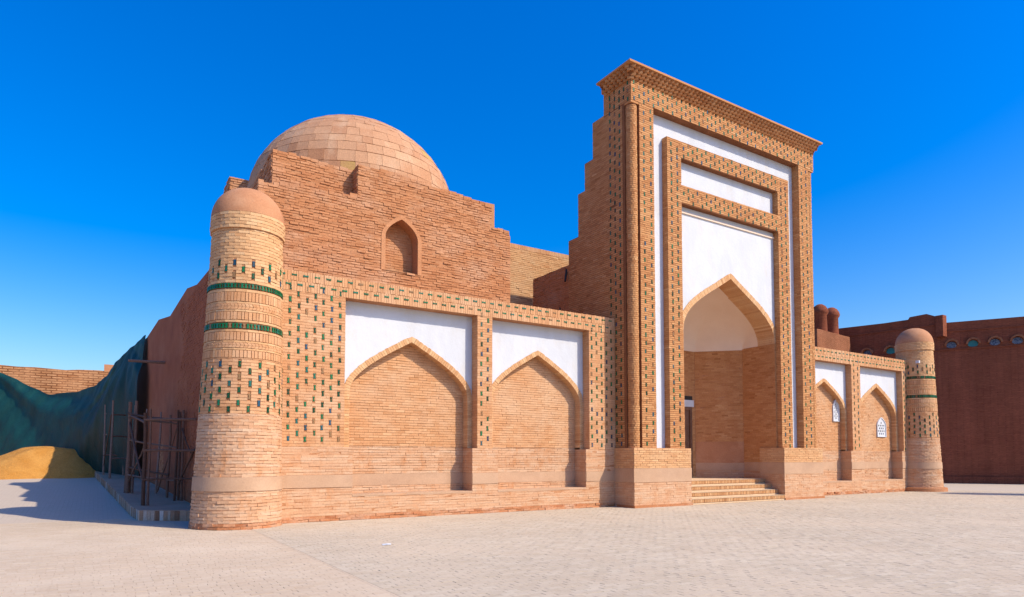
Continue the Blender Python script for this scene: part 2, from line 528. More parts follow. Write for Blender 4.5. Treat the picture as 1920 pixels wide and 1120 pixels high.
def brickwork(part, mp, polys, mat, H=0.0735, L=0.27, gap=0.009, vgap=0.4, proud=0.006, jd=0.003, jc=0.002, base=-0.03, holes=(), wave=0.0,
              scale=1.0, kind='brick', z0=None, bond=0.5, missing=0.0, tmean=0.5, tvar=0.18, wob=0.0):
    """scale: metres per unit of a (radius on a drum)"""
    zs = [p[1] for lp in polys for p in lp]
    zlo, zhi = min(zs), max(zs)
    if z0 is None:
        z0 = zlo
    i0 = int(math.floor((zlo - z0) / H + 1e-6))
    i1 = int(math.ceil((zhi - z0) / H - 1e-6))
    rows = []
    for i in range(i0, i1):
        zl, zh = z0 + i * H, z0 + (i + 1) * H
        zl2, zh2 = max(zl, zlo), min(zh, zhi)
        if zh2 - zl2 < 0.35 * H:
            continue
        zc = 0.5 * (zl2 + zh2)
        cut = [(h[0], h[1]) for h in holes if h[2] < zh - 0.25 * H and h[3] > zl + 0.25 * H]
        cut.sort()
        for a0, a1 in spans(polys, zc):
            segs, cur = [], a0
            for c0, c1 in cut:
                if c1 <= cur or c0 >= a1:
                    continue
                if c0 > cur:
                    segs.append((cur, c0))
                cur = max(cur, c1)
            if cur < a1:
                segs.append((cur, a1))
            for s0, s1 in segs:
                off = (i % 2) * bond * L + random.uniform(-0.03, 0.03)
                k = math.floor((s0 * scale - off) / L) + 1
                pts = [s0]
                while True:
                    x = (k * L + off + random.uniform(-0.015, 0.015)) / scale
                    k += 1
                    if x >= s1 - 0.3 * L / scale:
                        break
                    if x > s0 + 0.3 * L / scale:
                        pts.append(x)
                pts.append(s1)
                for q0, q1 in zip(pts[:-1], pts[1:]):
                    if missing and random.random() < missing:
                        continue
                    rows.append((q0, q1, zl2, zh2))
    if not rows:
        return
    r = np.array(rows)
    n = len(r)
    g = gap / 2
    a0, a1 = r[:, 0] + g * vgap / scale, r[:, 1] - g * vgap / scale
    zl, zh = r[:, 2] + g, r[:, 3] - g
    if wave:
        w = wave * (np.sin(r[:, 0] * scale * 1.1 + 0.6 * zl) + 0.6 * np.sin(r[:, 0] * scale * 2.7 + 1.3))
        zl, zh = zl + w, zh + w
    if wob:
        zl = zl + RNG.uniform(-wob, wob, n)
        zh = zh + RNG.uniform(-wob, wob, n)
    df = np.maximum(proud + RNG.normal(0, jd, n), 0.002)
    A = np.stack([a0, a1, a1, a0], 1)
    Z = np.stack([zl, zl, zh, zh], 1)
    D = np.repeat(df[:, None], 4, 1) + RNG.uniform(-jc, jc, (n, 4))
    Aj = A + RNG.uniform(-jc, jc, (n, 4)) / scale
    Zj = Z + RNG.uniform(-jc, jc, (n, 4))
    V = np.concatenate([mp(Aj, Zj, D), mp(A, Z, np.full((n, 4), base))], 1)
    tint = np.clip(RNG.normal(tmean, tvar, n), 0, 1)
    pool(kind, part, mat, V, tint, BOX_F, 4)

def tile(part, mp, a, z, w=0.062, h=0.135, d=0.014, scale=1.0, horizontal=False, tint=None):
    ww, hh = w / 2 / scale, h / 2
    pin = random.uniform(0.35, 0.65)
    if horizontal:
        A = np.array([-ww, 0, ww, ww, 0, -ww])
        Z = np.array([-hh, -hh * pin, -hh, hh, hh * pin, hh])
    else:
        A = np.array([-ww, ww, ww * pin, ww, -ww, -ww * pin])
        Z = np.array([-hh, -hh, 0, hh, hh, 0])
    if horizontal:      # reorder so that the two front quads share the pinched waist
        A = A[[5, 0, 1, 2, 3, 4]]
        Z = Z[[5, 0, 1, 2, 3, 4]]
    dd = d + random.uniform(-0.004, 0.004)
    V = np.concatenate([mp(a + A, z + Z, np.full(6, dd)), mp(a + A, z + Z, np.full(6, -0.02))])[None]
    t = random.random() if tint is None else tint
    t = 0.05 + 0.9 * t if random.random() > 0.07 else 1.0
    pool('tile', part, 'glaze', V, np.array([t]), TILE_F, 6)

def tile_field(part, mp, a0, a1, z0, z1, da, dz, scale=1.0, w=0.066, h=0.125, skip=0.02, phase=0, cols=None, shape=None):
    """staggered columns of upright glazed pieces; returns the holes they need in the brickwork"""
    holes = []
    n = cols if cols else max(1, int(round((a1 - a0) / da)))
    for k in range(n):
        a = a0 + (k + 0.5) * (a1 - a0) / n
        j = 0
        while True:
            z = z0 + h / 2 + ((k + phase) % 2) * dz / 2 + j * dz
            j += 1
            if z + h / 2 > z1:
                break
            if shape and not shape(a, z):
                continue
            if random.random() < skip:
                continue
            aj = a + random.uniform(-0.014, 0.014) / scale
            z += random.uniform(-0.008, 0.008)
            tile(part, mp, aj, z, w * random.uniform(0.85, 1.08), h * random.uniform(0.88, 1.03), scale=scale)
            hw = (w / 2 + 0.004) / scale
            holes.append((aj - hw, aj + hw, z - h / 2, z + h / 2))
    return holes

def arch_curve(hw, rise, slope, lift, n=18):
    """right half of a pointed arch from the springing (hw,0) to the apex (0,rise)"""
    p0, p1, p2, p3 = (hw, 0), (hw, lift), (0.5 * hw, rise - 0.5 * hw * slope), (0, rise)
    out = []
    for i in range(n + 1):
        t = i / n
        b = ((1 - t) ** 3, 3 * t * (1 - t) ** 2, 3 * t * t * (1 - t), t ** 3)
        out.append(tuple(sum(bk * p[j] for bk, p in zip(b, (p0, p1, p2, p3))) for j in (0, 1)))
    return out
def arch_path(xc, zs, hw, rise, slope, lift, zfoot, n=18):
    """full path right foot -> apex -> left foot"""
    h = arch_curve(hw, rise, slope, lift, n)
    right = [(xc + x, zs + z) for x, z in h]
    left = [(xc - x, zs + z) for x, z in reversed(h[:-1])]
    return [(xc + hw, zfoot)] + right + left + [(xc - hw, zfoot)]

def resample(path, step):
    P = np.array(path)
    s = np.concatenate([[0], np.cumsum(np.hypot(*np.diff(P, axis=0).T))])
    n = max(2, int(round(s[-1] / step)))
    q = np.linspace(0, s[-1], n + 1)
    return np.stack([np.interp(q, s, P[:, 0]), np.interp(q, s, P[:, 1])], 1)

def voussoirs(part, mp, path, width, mat, step=0.075, d=0.02, deep=-0.4, gap=0.007, kind='voussoir'):
    """ring of arch bricks standing on the intrados path; outward side is away from the opening"""
    P = resample(path, step)
    T = np.gradient(P, axis=0)
    T /= np.hypot(T[:, 0], T[:, 1])[:, None]
    N = np.stack([T[:, 1], -T[:, 0]], 1)       # path runs right foot -> apex -> left foot: outside is to the right of travel
    rows = []
    for i in range(len(P) - 1):
        m0, m1 = P[i] + T[i] * gap / 2, P[i + 1] - T[i + 1] * gap / 2
        wd = width + random.uniform(-0.008, 0.008)
        o0, o1 = m0 + N[i] * wd, m1 + N[i + 1] * wd
        rows.append((m0, m1, o1, o0))
    Q = np.array(rows)
    n = len(Q)
    df = d + RNG.normal(0, 0.003, n)
    V = np.concatenate([mp(Q[:, :, 0], Q[:, :, 1], np.repeat(df[:, None], 4, 1)), mp(Q[:, :, 0], Q[:, :, 1], np.full((n, 4), deep))], 1)
    pool(kind, part, mat, V, np.clip(RNG.normal(0.6, 0.24, n), 0, 1), BOX_F, 4)

def rect(x0, x1, z0, z1):
    return [(x0, z0), (x1, z0), (x1, z1), (x0, z1)]

# ------------------------------------------------------------------ ground
def zg(x, y):
    k = min(max((4.6 - x) / 1.6, 0), 1)
    k = k * k * (3 - 2 * k)
    return min(max(0.05 * (y - 21.0), 0), 0.85) * k

def make_ground():
    xs = [-1500, -400, -120, -50, -30] + list(np.arange(-22, 8.1, 0.75)) + [12, 20, 30, 45, 60, 90, 200, 500, 1500]
    ys = [-300, -60, -10] + list(np.arange(0, 50.1, 1.25)) + [60, 80, 120, 300, 900, 2500]
    vs_ = [(x, y, zg(x, y) - 0.004 + (0.012 * math.sin(x * 1.7 + y * 0.9) * math.sin(y * 1.1) if y > 22 and x < 3 else 0)) for y in ys for x in xs]
    nx = len(xs)
    fs_ = [(j * nx + i, j * nx + i + 1, (j + 1) * nx + i + 1, (j + 1) * nx + i) for j in range(len(ys) - 1) for i in range(nx - 1)]
    o = mesh_obj('ground', vs_, fs_, 'ground', smooth=True)
    tag(o, 'pale dusty brick-paved square in front of the mausoleum', kind='structure')
    return o
ground = make_ground()
gm = flat_ground(-0.008)
# two kinds of paving meet in a seam running from the left tower towards the viewer
brickwork(ground, gm, [[(3.02, 6.0), (9.6, 2.4), (38.0, 11.0), (38.0, 15.5), (33.0, 16.6), (25.4, 16.6), (25.4, 15.62), (17.2, 15.66), (14.5, 15.6), (14.5, 16.6), (4.0, 16.6), (3.02, 15.7)]],
          'paver', H=0.112, L=0.225, gap=0.006, vgap=1.1, proud=0.012, jd=0.0009, jc=0.001, base=0.004, kind='paver', z0=5.0, wave=0.005, tvar=0.3)
brickwork(ground, gm, [[(-7.5, 13.5), (-4.2, 7.0), (0.0, 5.9), (2.98, 5.9), (2.98, 15.6), (1.7, 16.8), (1.7, 18.6), (0.6, 20.3), (-6.5, 20.3)]],
          'paver_pink', H=0.105, L=0.225, gap=0.004, vgap=1.2, proud=0.012, jd=0.0008, jc=0.001, base=0.004, kind='paver', z0=5.0, wave=0.006, tvar=0.2)
mb = MB()
mb.box(2.982, 3.018, 6.0, 15.6, -0.02, 0.0035)
mb.build('paving_seam', 'paver_pink', ground, tint=0.4)

# ------------------------------------------------------------------ the mausoleum
maus = empty('mausoleum', (9.0, 20.0, 0.0), 'brick mausoleum with tall tiled portal, white arched panels and a round clay dome', 'mausoleum')

def wing(x0, x1, top, panel_top, ledge, sill, bays, depth, band, tiles, part_label, seed_z=0.0):
    """front wall with recessed white panels and arched blind niches; bays: (panel x0, x1, intrados half width, centre, apex z, spring z)"""
    yA, yB, yN = 16.75, 16.75 + depth * 0.55, 16.75 + depth
    A, B, N = front(yA), front(yB), front(yN)
    holes_poly = []
    for b in bays:
        px0, px1, hw, xc = b[:4]
        holes_poly.append([(xc - hw, sill), (xc + hw, sill), (xc + hw, ledge), (px1, ledge), (px1, panel_top), (px0, panel_top), (px0, ledge), (xc - hw, ledge)])
    outer = rect(x0, x1, -0.1, top)
    core = MB()
    core.plate([outer] + holes_poly, A, 0, -(yB - yA))
    core.box(x0, x1, yN + 0.02, yN + 0.5, -0.1, top - 0.002)
    for b in bays:                                  # lower reveals and sill of each niche
        px0, px1, hw, xc = b[:4]
        core.box(xc - hw - 0.2, xc - hw, yB - 0.003, yN + 0.03, sill - 0.2, ledge + 0.05)
        core.box(xc + hw, xc + hw + 0.2, yB - 0.003, yN + 0.03, sill - 0.2, ledge + 0.05)
    core.box(x0, x1, yB - 0.003, yN + 0.05, panel_top + 0.02, top - 0.004)
    wall = core.build('front_wall', 'mortar', maus)
    wall['label'] = part_label
    # plain brickwork of the front plane, lower and upper zone
    hl = []
    for (a0, a1, z0, z1, n) in tiles:
        hl += tile_field(wall, A, a0, a1, z0, z1, 0.22, 0.294, cols=n)
    lo = [[(p[0], min(p[1], ledge)) for p in h] for h in holes_poly]
    brickwork(wall, A, [rect(x0, x1, 0.0, 0.14)], 'base', H=0.07, proud=0.012, jd=0.012, jc=0.009, wob=0.008, missing=0.06)
    brickwork(wall, A, [rect(x0, x1, 0.14, band[0])] + [[p for p in rect(b[3] - b[2], b[3] + b[2], sill, band[0])] for b in bays if sill < band[0]],
              'low', L=0.4, gap=0.008, vgap=0.2, proud=0.005, jd=0.004, jc=0.004, wave=0.004, wob=0.005, tvar=0.17)
    brickwork(wall, A, [rect(x0, x1, band[1], ledge)] + [rect(b[3] - b[2], b[3] + b[2], band[1], ledge) for b in bays], 'low', L=0.4, gap=0.007, vgap=0.2, proud=0.005, jd=0.003, jc=0.004, wave=0.003, wob=0.005, tvar=0.17)
    brickwork(wall, A, [rect(x0, x1, ledge, panel_top)] + [rect(b[0], b[1], ledge, panel_top) for b in bays], 'wing', holes=hl, z0=ledge, jd=0.003)
    # upright bricks and green pairs along the top
    zm = 0.5 * (panel_top + top)
    brickwork(wall, A, [rect(x0, x1, panel_top, zm)], 'wing', H=zm - panel_top, L=0.07, gap=0.008, proud=0.012, jd=0.004, kind='upright', bond=0.3, tmean=0.6, vgap=1.0)
    brickwork(wall, A, [rect(x0, x1, zm, top)], 'wing', H=top - zm, L=0.07, gap=0.008, proud=0.012, jd=0.005, kind='upright', bond=0.1, tmean=0.5, wob=0.01, vgap=1.0)
    k = 0
    x = x0 + 0.15
    while x < x1 - 0.1:
        tile(wall, A, x, (panel_top + 0.17) if k % 2 else (zm + 0.15), w=0.125, h=0.052, d=0.026, horizontal=True, tint=random.uniform(0.3, 0.75))
        k += 1
        x += 0.145
    # render band round the foot
    mbb = MB()
    xs = [x0] + [v for b in bays for v in (b[3] - b[2], b[3] + b[2])] + [x1]
    for i in range(0, len(xs), 2):
        mbb.box(xs[i] + (0.002 if i else 0), xs[i + 1] - 0.002, yA - 0.022, yA + 0.05, band[0], band[1])
    for b in bays:
        mbb.box(b[3] - b[2] + 0.002, b[3] + b[2] - 0.014, yN - 0.012, yN + 0.02, band[0], band[1])
        mbb.box(b[3] + b[2] - 0.012, b[3] + b[2] + 0.02, yA - 0.0105, yN - 0.0, band[0] + 0.002, band[1] - 0.002)
    mbb.build('plinth_band', 'band', wall)
    for b in bays:
        px0, px1, hw, xc, apex, spring = b
        path = arch_path(xc, spring, hw, apex - spring, 0.55, 0.5, ledge)
        ring = min(xc - hw - px0, px1 - xc - hw) - 0.004
        mp_ = MB()
        wide = arch_path(xc, spring, hw + ring * 0.7, apex - spring + ring * 0.75, 0.55, 0.5, ledge - 0.03)
        thin = arch_path(xc, spring, hw + 0.012, apex - spring + 0.012, 0.55, 0.5, ledge - 0.03)
        mp_.plate([[(px1 + 0.05, ledge - 0.03), (px1 + 0.05, panel_top + 0.05), (px0 - 0.05, panel_top + 0.05), (px0 - 0.05, ledge - 0.03)] + list(reversed(wide))], B, 0, -0.06)
        mp_.build('white_panel', 'white', wall)
        ac = MB()
        ac.plate([wide + list(reversed(thin))], B, -0.004, -(yN - yB) - 0.01)
        ac.build('arch_core', 'mortar', wall)
        voussoirs(wall, B, path, ring, 'tower', deep=-(yN - yB) - 0.02, d=0.022)
        # niche back
        brickwork(wall, N, [rect(xc - hw - 0.02, xc + hw + 0.02, sill, band[0])], 'low', proud=0.008, jd=0.005, jc=0.004, wob=0.003)
        brickwork(wall, N, [rect(xc - hw - 0.02, xc + hw + 0.02, band[1], 1.95)], 'low', proud=0.006, jd=0.004, jc=0.003, wob=0.003)
        bp = [(xc - hw - 0.05, 1.95), (xc + hw + 0.05, 1.95)] + [(x_, z_ + 0.06) for x_, z_ in path[1:-1]]
        brickwork(wall, N, [bp], 'wing', jd=0.004, jc=0.0025, wob=0.002, wave=0.003)
        # right and left reveals below the ledge
        for mpv, side in ((west(xc + hw), 1), (east(xc - hw), -1)):
            brickwork(wall, mpv, [rect(yA + 0.004, yN - 0.01, sill, band[0])], 'low', L=0.22, jd=0.003)
            brickwork(wall, mpv, [rect(yA + 0.004, yN - 0.01, band[1], ledge)], 'low', L=0.22, jd=0.003)
        # panel reveals
        brickwork(wall, west(px1), [rect(yA + 0.003, yB - 0.004, ledge, panel_top)], 'wing', L=0.25, base=-0.02, proud=0.004, jd=0.002)
        brickwork(wall, east(px0), [rect(yA + 0.003, yB - 0.004, ledge, panel_top)], 'wing', L=0.25, base=-0.02, proud=0.004, jd=0.002)
        sl = MB()
        sl.box(xc - hw + 0.002, xc + hw - 0.002, yA - 0.012, yN, sill - 0.05, sill + 0.004)
        sl.build('niche_sill', 'band', wall)
    return wall

left_wing = wing(3.4, 14.78, 6.35, 5.83, 1.9, 0.66,
                 [(5.46, 9.44, 1.79, 7.49, 4.89, 3.40), (9.95, 13.66, 1.68, 11.83, 4.89, 3.44)], 0.60, (0.86, 1.18),
                 [(3.93, 5.42, 2.03, 6.0, 7), (9.47, 9.9, 1.98, 6.2, 2), (13.66, 14.72, 1.98, 6.1, 5)],
                 'left front wall with two large white arched panels')
right_wing = wing(25.0, 34.2, 6.45, 5.88, 1.95, 0.60,
                  [(25.5, 28.95, 1.55, 27.25, 5.02, 3.68), (29.67, 33.35, 1.66, 31.51, 5.02, 3.62)], 0.50, (1.12, 1.45),
                  [(29.0, 29.62, 2.0, 6.2, 2), (33.4, 33.8, 2.0, 6.1, 2)],
                  'right front wall with two white arched panels and small lattice windows')

# lattice windows in the right wall's niches
def lattice(xc, z0, z1, w, y, wall):
    hw = w / 2
    path = arch_path(xc, z1 - 0.28, hw, 0.28, 0.5, 0.12, z0, 8)
    fr = MB()
    outer = arch_path(xc, z1 - 0.28, hw + 0.05, 0.34, 0.5, 0.12, z0 - 0.05, 8)
    holes = []
    nx = 3 if w < 0.5 else 4
    dz = w / nx * 0.85
    k = 0
    z = z0 + 0.08
    while z < z1 - 0.12:
        off = 0.5 if k % 2 else 0.0
        for i in range(nx + 1):
            x = xc - hw + (i + off) * w / nx
            r = w / nx * 0.34
            if abs(x - xc) + r < hw * (1.0 if z < z1 - 0.28 else max(0.0, (z1 - z) / 0.30) * 0.8):
                holes.append([(x + r * 0.9 * math.cos(t), z + r * math.sin(t)) for t in (R(30 + 60 * q) for q in range(6))])
        k += 1
        z += dz
    fr.plate([outer] + holes, front(y), 0.03, 0.014)
    rim = arch_path(xc, z1 - 0.28, hw + 0.085, 0.385, 0.5, 0.12, z0 - 0.075, 8)
    MB().plate([rim, list(reversed(outer))], front(y), 0.06, -0.012).build('window_surround', 'white', wall)
    o = fr.build('lattice_window', 'white', wall)
    dk = MB()
    dk.plate([outer], front(y), 0.013, 0.0)
    g = dk.build('pane', 'iron', wall)
    return o
lattice(28.45, 3.36, 4.2, 0.32, 17.25, right_wing)
lattice(32.25, 2.72, 3.5, 0.62, 17.25, right_wing)
mb = MB().tube((25.28, 16.70, 0.0), (25.28, 16.70, 0.72), 0.022, seg=8)
mb.build('white_pipe', 'white', right_wing)

# ------------------------------------------------------------------ corner towers
def corner_tower(cx, cy, lean_top, r_base, band, label, flange_base=False):
    rad = lambda z: r_base + (0.80 - r_base) * np.clip(np.asarray(z, float) / 7.0, 0, 1) ** 0.85
    lean = lambda z: lean_top * np.asarray(z, float) / 7.0
    mp = drum(cx, cy, rad, lean)
    core = MB().lathe(cx, cy, [(float(rad(z)) - 0.012, z) for z in np.linspace(-0.1, 7.3, 26)], 64, lambda z: float(lean(z)))
    t = core.build('corner_tower', 'mortar', maus, smooth=True)
    t['label'] = label
    two = 2 * math.pi
    a0, a1 = -math.pi, math.pi      # the bricks go all round
    full = lambda z0, z1: [rect(a0, a1, z0, z1)]
    S = 0.92
    N = 26
    hl = tile_field(t, mp, a0, a1, 5.76, 6.30, two / N, 0.294, scale=0.83, cols=N, h=0.13)
    hl += tile_field(t, mp, a0, a1, 2.66, 3.86, two / N, 0.294, scale=0.92, cols=N, h=0.13)
    kw = dict(scale=S, L=0.26)
    brickwork(t, mp, full(0.0, 0.14), 'base', H=0.07, proud=0.008, jd=0.01, jc=0.007, wob=0.006, missing=0.05, scale=S, L=0.22)
    brickwork(t, mp, full(0.14, band[0]), 'low', proud=0.004, jd=0.005, jc=0.004, gap=0.008, vgap=0.1, wob=0.006, tvar=0.17, scale=S, L=0.22)
    brickwork(t, mp, full(band[1], 2.62), 'low', proud=0.004, jd=0.005, jc=0.004, gap=0.008, vgap=0.1, wob=0.006, tvar=0.17, scale=S, L=0.22)
    brickwork(t, mp, full(2.62, 3.90), 'wing', holes=hl, jd=0.003, **kw)
    up = dict(scale=S, gap=0.014, kind='upright', jd=0.003, tmean=0.5, vgap=1.0)
    brickwork(t, mp, full(3.90, 4.08), 'wing', H=0.18, L=0.085, **up)
    brickwork(t, mp, full(4.08, 4.13), 'tower', H=0.05, **kw)
    brickwork(t, mp, full(4.25, 4.30), 'tower', H=0.05, **kw)
    brickwork(t, mp, full(4.30, 4.50), 'wing', H=0.20, L=0.085, **up)
    brickwork(t, mp, full(4.50, 4.56), 'tower', H=0.06, **kw)
    brickwork(t, mp, full(4.72, 4.78), 'tower', H=0.06, **kw)
    brickwork(t, mp, full(4.78, 4.97), 'wing', H=0.19, L=0.085, **up)
    brickwork(t, mp, full(4.97, 5.02), 'tower', H=0.05, **kw)
    brickwork(t, mp, full(5.16, 5.21), 'tower', H=0.05, **kw)
    brickwork(t, mp, full(5.21, 5.43), 'wing', H=0.22, L=0.085, **up)
    brickwork(t, mp, full(5.43, 5.50), 'tower', H=0.07, **kw)
    brickwork(t, mp, full(5.64, 6.94), 'tower', holes=hl, jd=0.003, z0=5.64, tmean=0.6, **kw)
    MB().lathe(cx, cy, [(float(rad(z)) - 0.009, z) for z in np.linspace(3.9, 5.64, 8)], 64, lambda z: float(lean(z))).build('pattern_core', 'mortar_dark', t, smooth=True)
    # herringbone rows
    for z0, z1 in ((4.13, 4.25), (5.02, 5.16)):
        n = int(two * S / 0.085)
        zc = 0.5 * (z0 + z1)
        rows = []
        for i in range(n):
            p = -math.pi + two * i / n
            w = two / n
            sk = 0.035 / S
            for (zl, zh, s0, s1) in ((z0 + 0.003, zc - 0.002, 0, sk), (zc + 0.002, z1 - 0.003, sk, 0)):
                rows.append(([p + s0, p + w * 0.9 + s0, p + w * 0.9 + s1, p + s1], [zl, zl, zh, zh]))
        A = np.array([r[0] for r in rows])
        Z = np.array([r[1] for r in rows])
        d = 0.009 + RNG.normal(0, 0.003, (len(rows), 1)) + np.zeros((1, 4))
        V = np.concatenate([mp(A, Z, d), mp(A, Z, np.full(A.shape, -0.02))], 1)
        pool('upright', t, 'wing', V, np.clip(RNG.normal(0.5, 0.2, len(rows)), 0, 1), BOX_F, 4)
    # glazed rings: close-set green pieces
    for z0, z1 in ((4.58, 4.70), (5.52, 5.63)):
        n = 70
        for i in range(n):
            tile(t, mp, -math.pi + two * (i + 0.5) / n, 0.5 * (z0 + z1), w=0.062, h=z1 - z0 - 0.008, scale=0.85, tint=random.uniform(0.2, 0.75))
    # overhanging collar and cap
    rc = lambda z: 0.835 + 0 * np.asarray(z, float)
    mc = drum(cx, cy, rc, lean)
    c = MB().lathe(cx, cy, [(0.70, 6.93), (0.822, 6.935), (0.822, 7.34)], 56, lambda z: float(lean(z))).build('collar', 'mortar', t, smooth=True)
    brickwork(t, mc, full(6.945, 7.33), 'tower', H=0.077, proud=0.012, tmean=0.65, **kw)
    prof = []
    for i in range(15):
        q = i / 14 * math.pi / 2
        prof.append((0.832 * math.cos(q) ** 0.9 if i < 14 else 0.0005, 7.335 + 0.80 * math.sin(q) ** 1.05))
    cap = MB().lathe(cx, cy, prof, 56, lambda z: lean_top).build('cap', 'clay', t, smooth=True)
    bz = MB().lathe(cx, cy, [(float(rad(band[0])) - 0.02, band[0]), (float(rad(band[0])) + 0.022, band[0] + 0.002), (float(rad(band[1])) + 0.022, band[1] - 0.002), (float(rad(band[1])) - 0.02, band[1])], 64, lambda z: float(lean(z)))
    bz.build('plinth_band', 'band', t, smooth=True)
    if flange_base:
        fb = MB().lathe(cx, cy, [(1.24, -0.05), (1.23, 0.17), (1.19, 0.19), (0.9, 0.2)], 56)
        fb.build('base_ring', 'hall', t, smooth=True, tint=0.3)
    return t
tower_l = corner_tower(2.88, 16.72, 0.13, 1.02, (0.86, 1.18), 'large round corner tower with green glazed bands, nearest the viewer')
tower_r = corner_tower(34.62, 16.75, 0.0, 1.08, (1.10, 1.42), 'far round corner tower with green glazed bands, half in shade', True)

# ------------------------------------------------------------------ portal
PX0, PX1, PC = 14.8, 25.0, 19.95
YF, YW, YFR = 15.88, 16.18, 15.95           # strips, white ground, inner frame
ZT, ZF = 14.285, 13.60                         # under the cornice, under the frieze
FR, WH, ST = front(YF), front(YW), front(YFR)
prof_side = [(16.2, 0.0), (19.3, 0.0), (19.3, 9.75), (18.72, 9.75), (18.72, 11.3), (18.32, 11.3), (18.32, 12.33), (17.86, 12.33), (17.86, 13.65), (17.25, 13.65), (17.25, ZT), (16.2, ZT)]
pm = MB()
OW = 2.72                                     # half width of the inner panel
pm.plate([prof_side], west(PX0), 0, -(PC - OW - PX0), back=True)
pm.plate([prof_side], west(PC + OW), 0, -(PX1 - PC - OW), back=True)
pm.box(PC - OW, PC + OW, 16.2, 17.2, 8.75, ZT - 0.003)
pm.box(PC - OW, PC + OW, 17.2, 19.28, 8.8, 9.6)
pm.box(PC - OW, PC + OW, 19.25, 19.45, 0.0, 9.55)
strip_out, strip_in = rect(15.17, 24.65, 1.95, ZF), rect(15.83, 23.97, 2.0, ZF - 0.001)
pm.plate([[(15.17, 1.95), (15.83, 1.95), (15.83, ZF), (23.97, ZF), (23.97, 1.95), (24.65, 1.95), (24.65, ZF), (PX1, ZF), (PX1, ZT), (PX0, ZT), (PX0, ZF), (15.17, ZF)]], FR, 0, -0.33)
portal = pm.build('entrance_portal', 'mortar_dark', maus)
portal['label'] = 'tall stepped portal framing a pointed entrance arch'
# white ground with the arch opening
SPR, APX, HW = 6.15, 8.36, 2.57
arch_in = arch_path(PC + 0.09, SPR, HW, APX - SPR, 0.62, 0.95, 0.5, 26)
wm = MB()
ap = [(x, max(z, 1.9)) for x, z in arch_path(PC + 0.09, SPR, HW + 0.13, APX - SPR + 0.14, 0.62, 0.95, 1.9, 26)]
wm.plate([[(24.2, 1.9), (24.2, ZF + 0.05), (15.8, ZF + 0.05), (15.8, 1.9)] + list(reversed(ap))], WH, 0, -0.06)
wm.build('white_panel', 'white', portal)
ac = MB()
ac.plate([[p for p in ap if p[1] >= SPR] + [p for p in reversed(arch_path(PC + 0.09, SPR, HW + 0.012, APX - SPR + 0.012, 0.62, 0.95, 1.9, 26)) if p[1] >= SPR]], WH, -0.004, -0.75)
ac.build('arch_core', 'mortar', portal)
voussoirs(portal, WH, [p for p in arch_in[1:-1]], 0.2, 'tower', step=0.075, d=0.03, deep=-0.76)
for s in (-1, 1):   # jambs below the springing
    x = PC + 0.09 + s * HW
    jb = MB()
    if s > 0:
        jb.box(x, PC + OW + 0.02, YW - 0.02, 17.72, 0.3, SPR)
    else:
        jb.box(PC - OW - 0.02, x, YW - 0.02, 17.72, 0.3, SPR)
    jb.build('jamb', 'mortar', portal)
    brickwork(portal, west(x) if s > 0 else east(x), [rect(YW - 0.02, 17.72, 1.45, SPR)], 'portal', H=0.07, L=0.25, jd=0.003)
    brickwork(portal, front(YW - 0.02), [rect(min(x, PC + s * OW), max(x, PC + s * OW), 2.0, SPR)], 'portal', H=0.07, L=0.2, proud=0.008)
# inner frame
fm = MB()
fo = [(PC - 3.42, 1.95), (PC - OW, 1.95), (PC - OW, 10.60), (PC + OW, 10.60), (PC + OW, 1.95), (PC + 3.42, 1.95), (PC + 3.42, 12.83), (PC - 3.42, 12.83)]
fh = rect(PC - OW, PC + OW, 11.24, 12.22)
fm.plate([fo, fh], ST, 0, -0.24)
frame = fm.build('tiled_frame', 'mortar_dark', maus)
hl = []
for s in (-1, 1):
    a, b = sorted((PC + s * OW, PC + s * 3.42))
    hl += tile_field(frame, ST, a + 0.06, b - 0.06, 2.05, 12.8, 0.25, 0.28, cols=2, h=0.125, phase=s)
hl += tile_field(frame, ST, PC - OW, PC + OW, 12.24, 12.87, 0.225, 0.28, cols=23, h=0.125)
hl += tile_field(frame, ST, PC - OW, PC + OW, 10.62, 11.23, 0.225, 0.28, cols=23, h=0.125)
PK = dict(H=0.07, L=0.24, gap=0.014, vgap=0.45, proud=0.010, jd=0.003, jc=0.003)
brickwork(frame, ST, [fo, fh], 'portal', holes=hl, z0=1.95, **PK)
for x, mpv in ((PC - 3.42, west(PC - 3.42)), (PC + OW, west(PC + OW)), (PC + 3.42, east(PC + 3.42)), (PC - OW, east(PC - OW))):
    brickwork(frame, mpv, [rect(YFR + 0.003, YW, 1.95, 12.83 if abs(x - PC) > 3 else 10.6)], 'portal', H=0.07, L=0.24, proud=0.004, jd=0.002, base=-0.02)
for x, mpv in ((PC + OW, west(PC + OW)),):
    brickwork(frame, mpv, [rect(YFR + 0.003, YW, 11.24, 12.22)], 'portal', H=0.07, L=0.24, proud=0.004, jd=0.002, base=-0.02)
ml = MB()
ml.box(PC - OW + 0.003, PC + OW - 0.003, YW - 0.05, YW + 0.02, 10.36, 10.43)
ml.build('moulding', 'cream', portal)
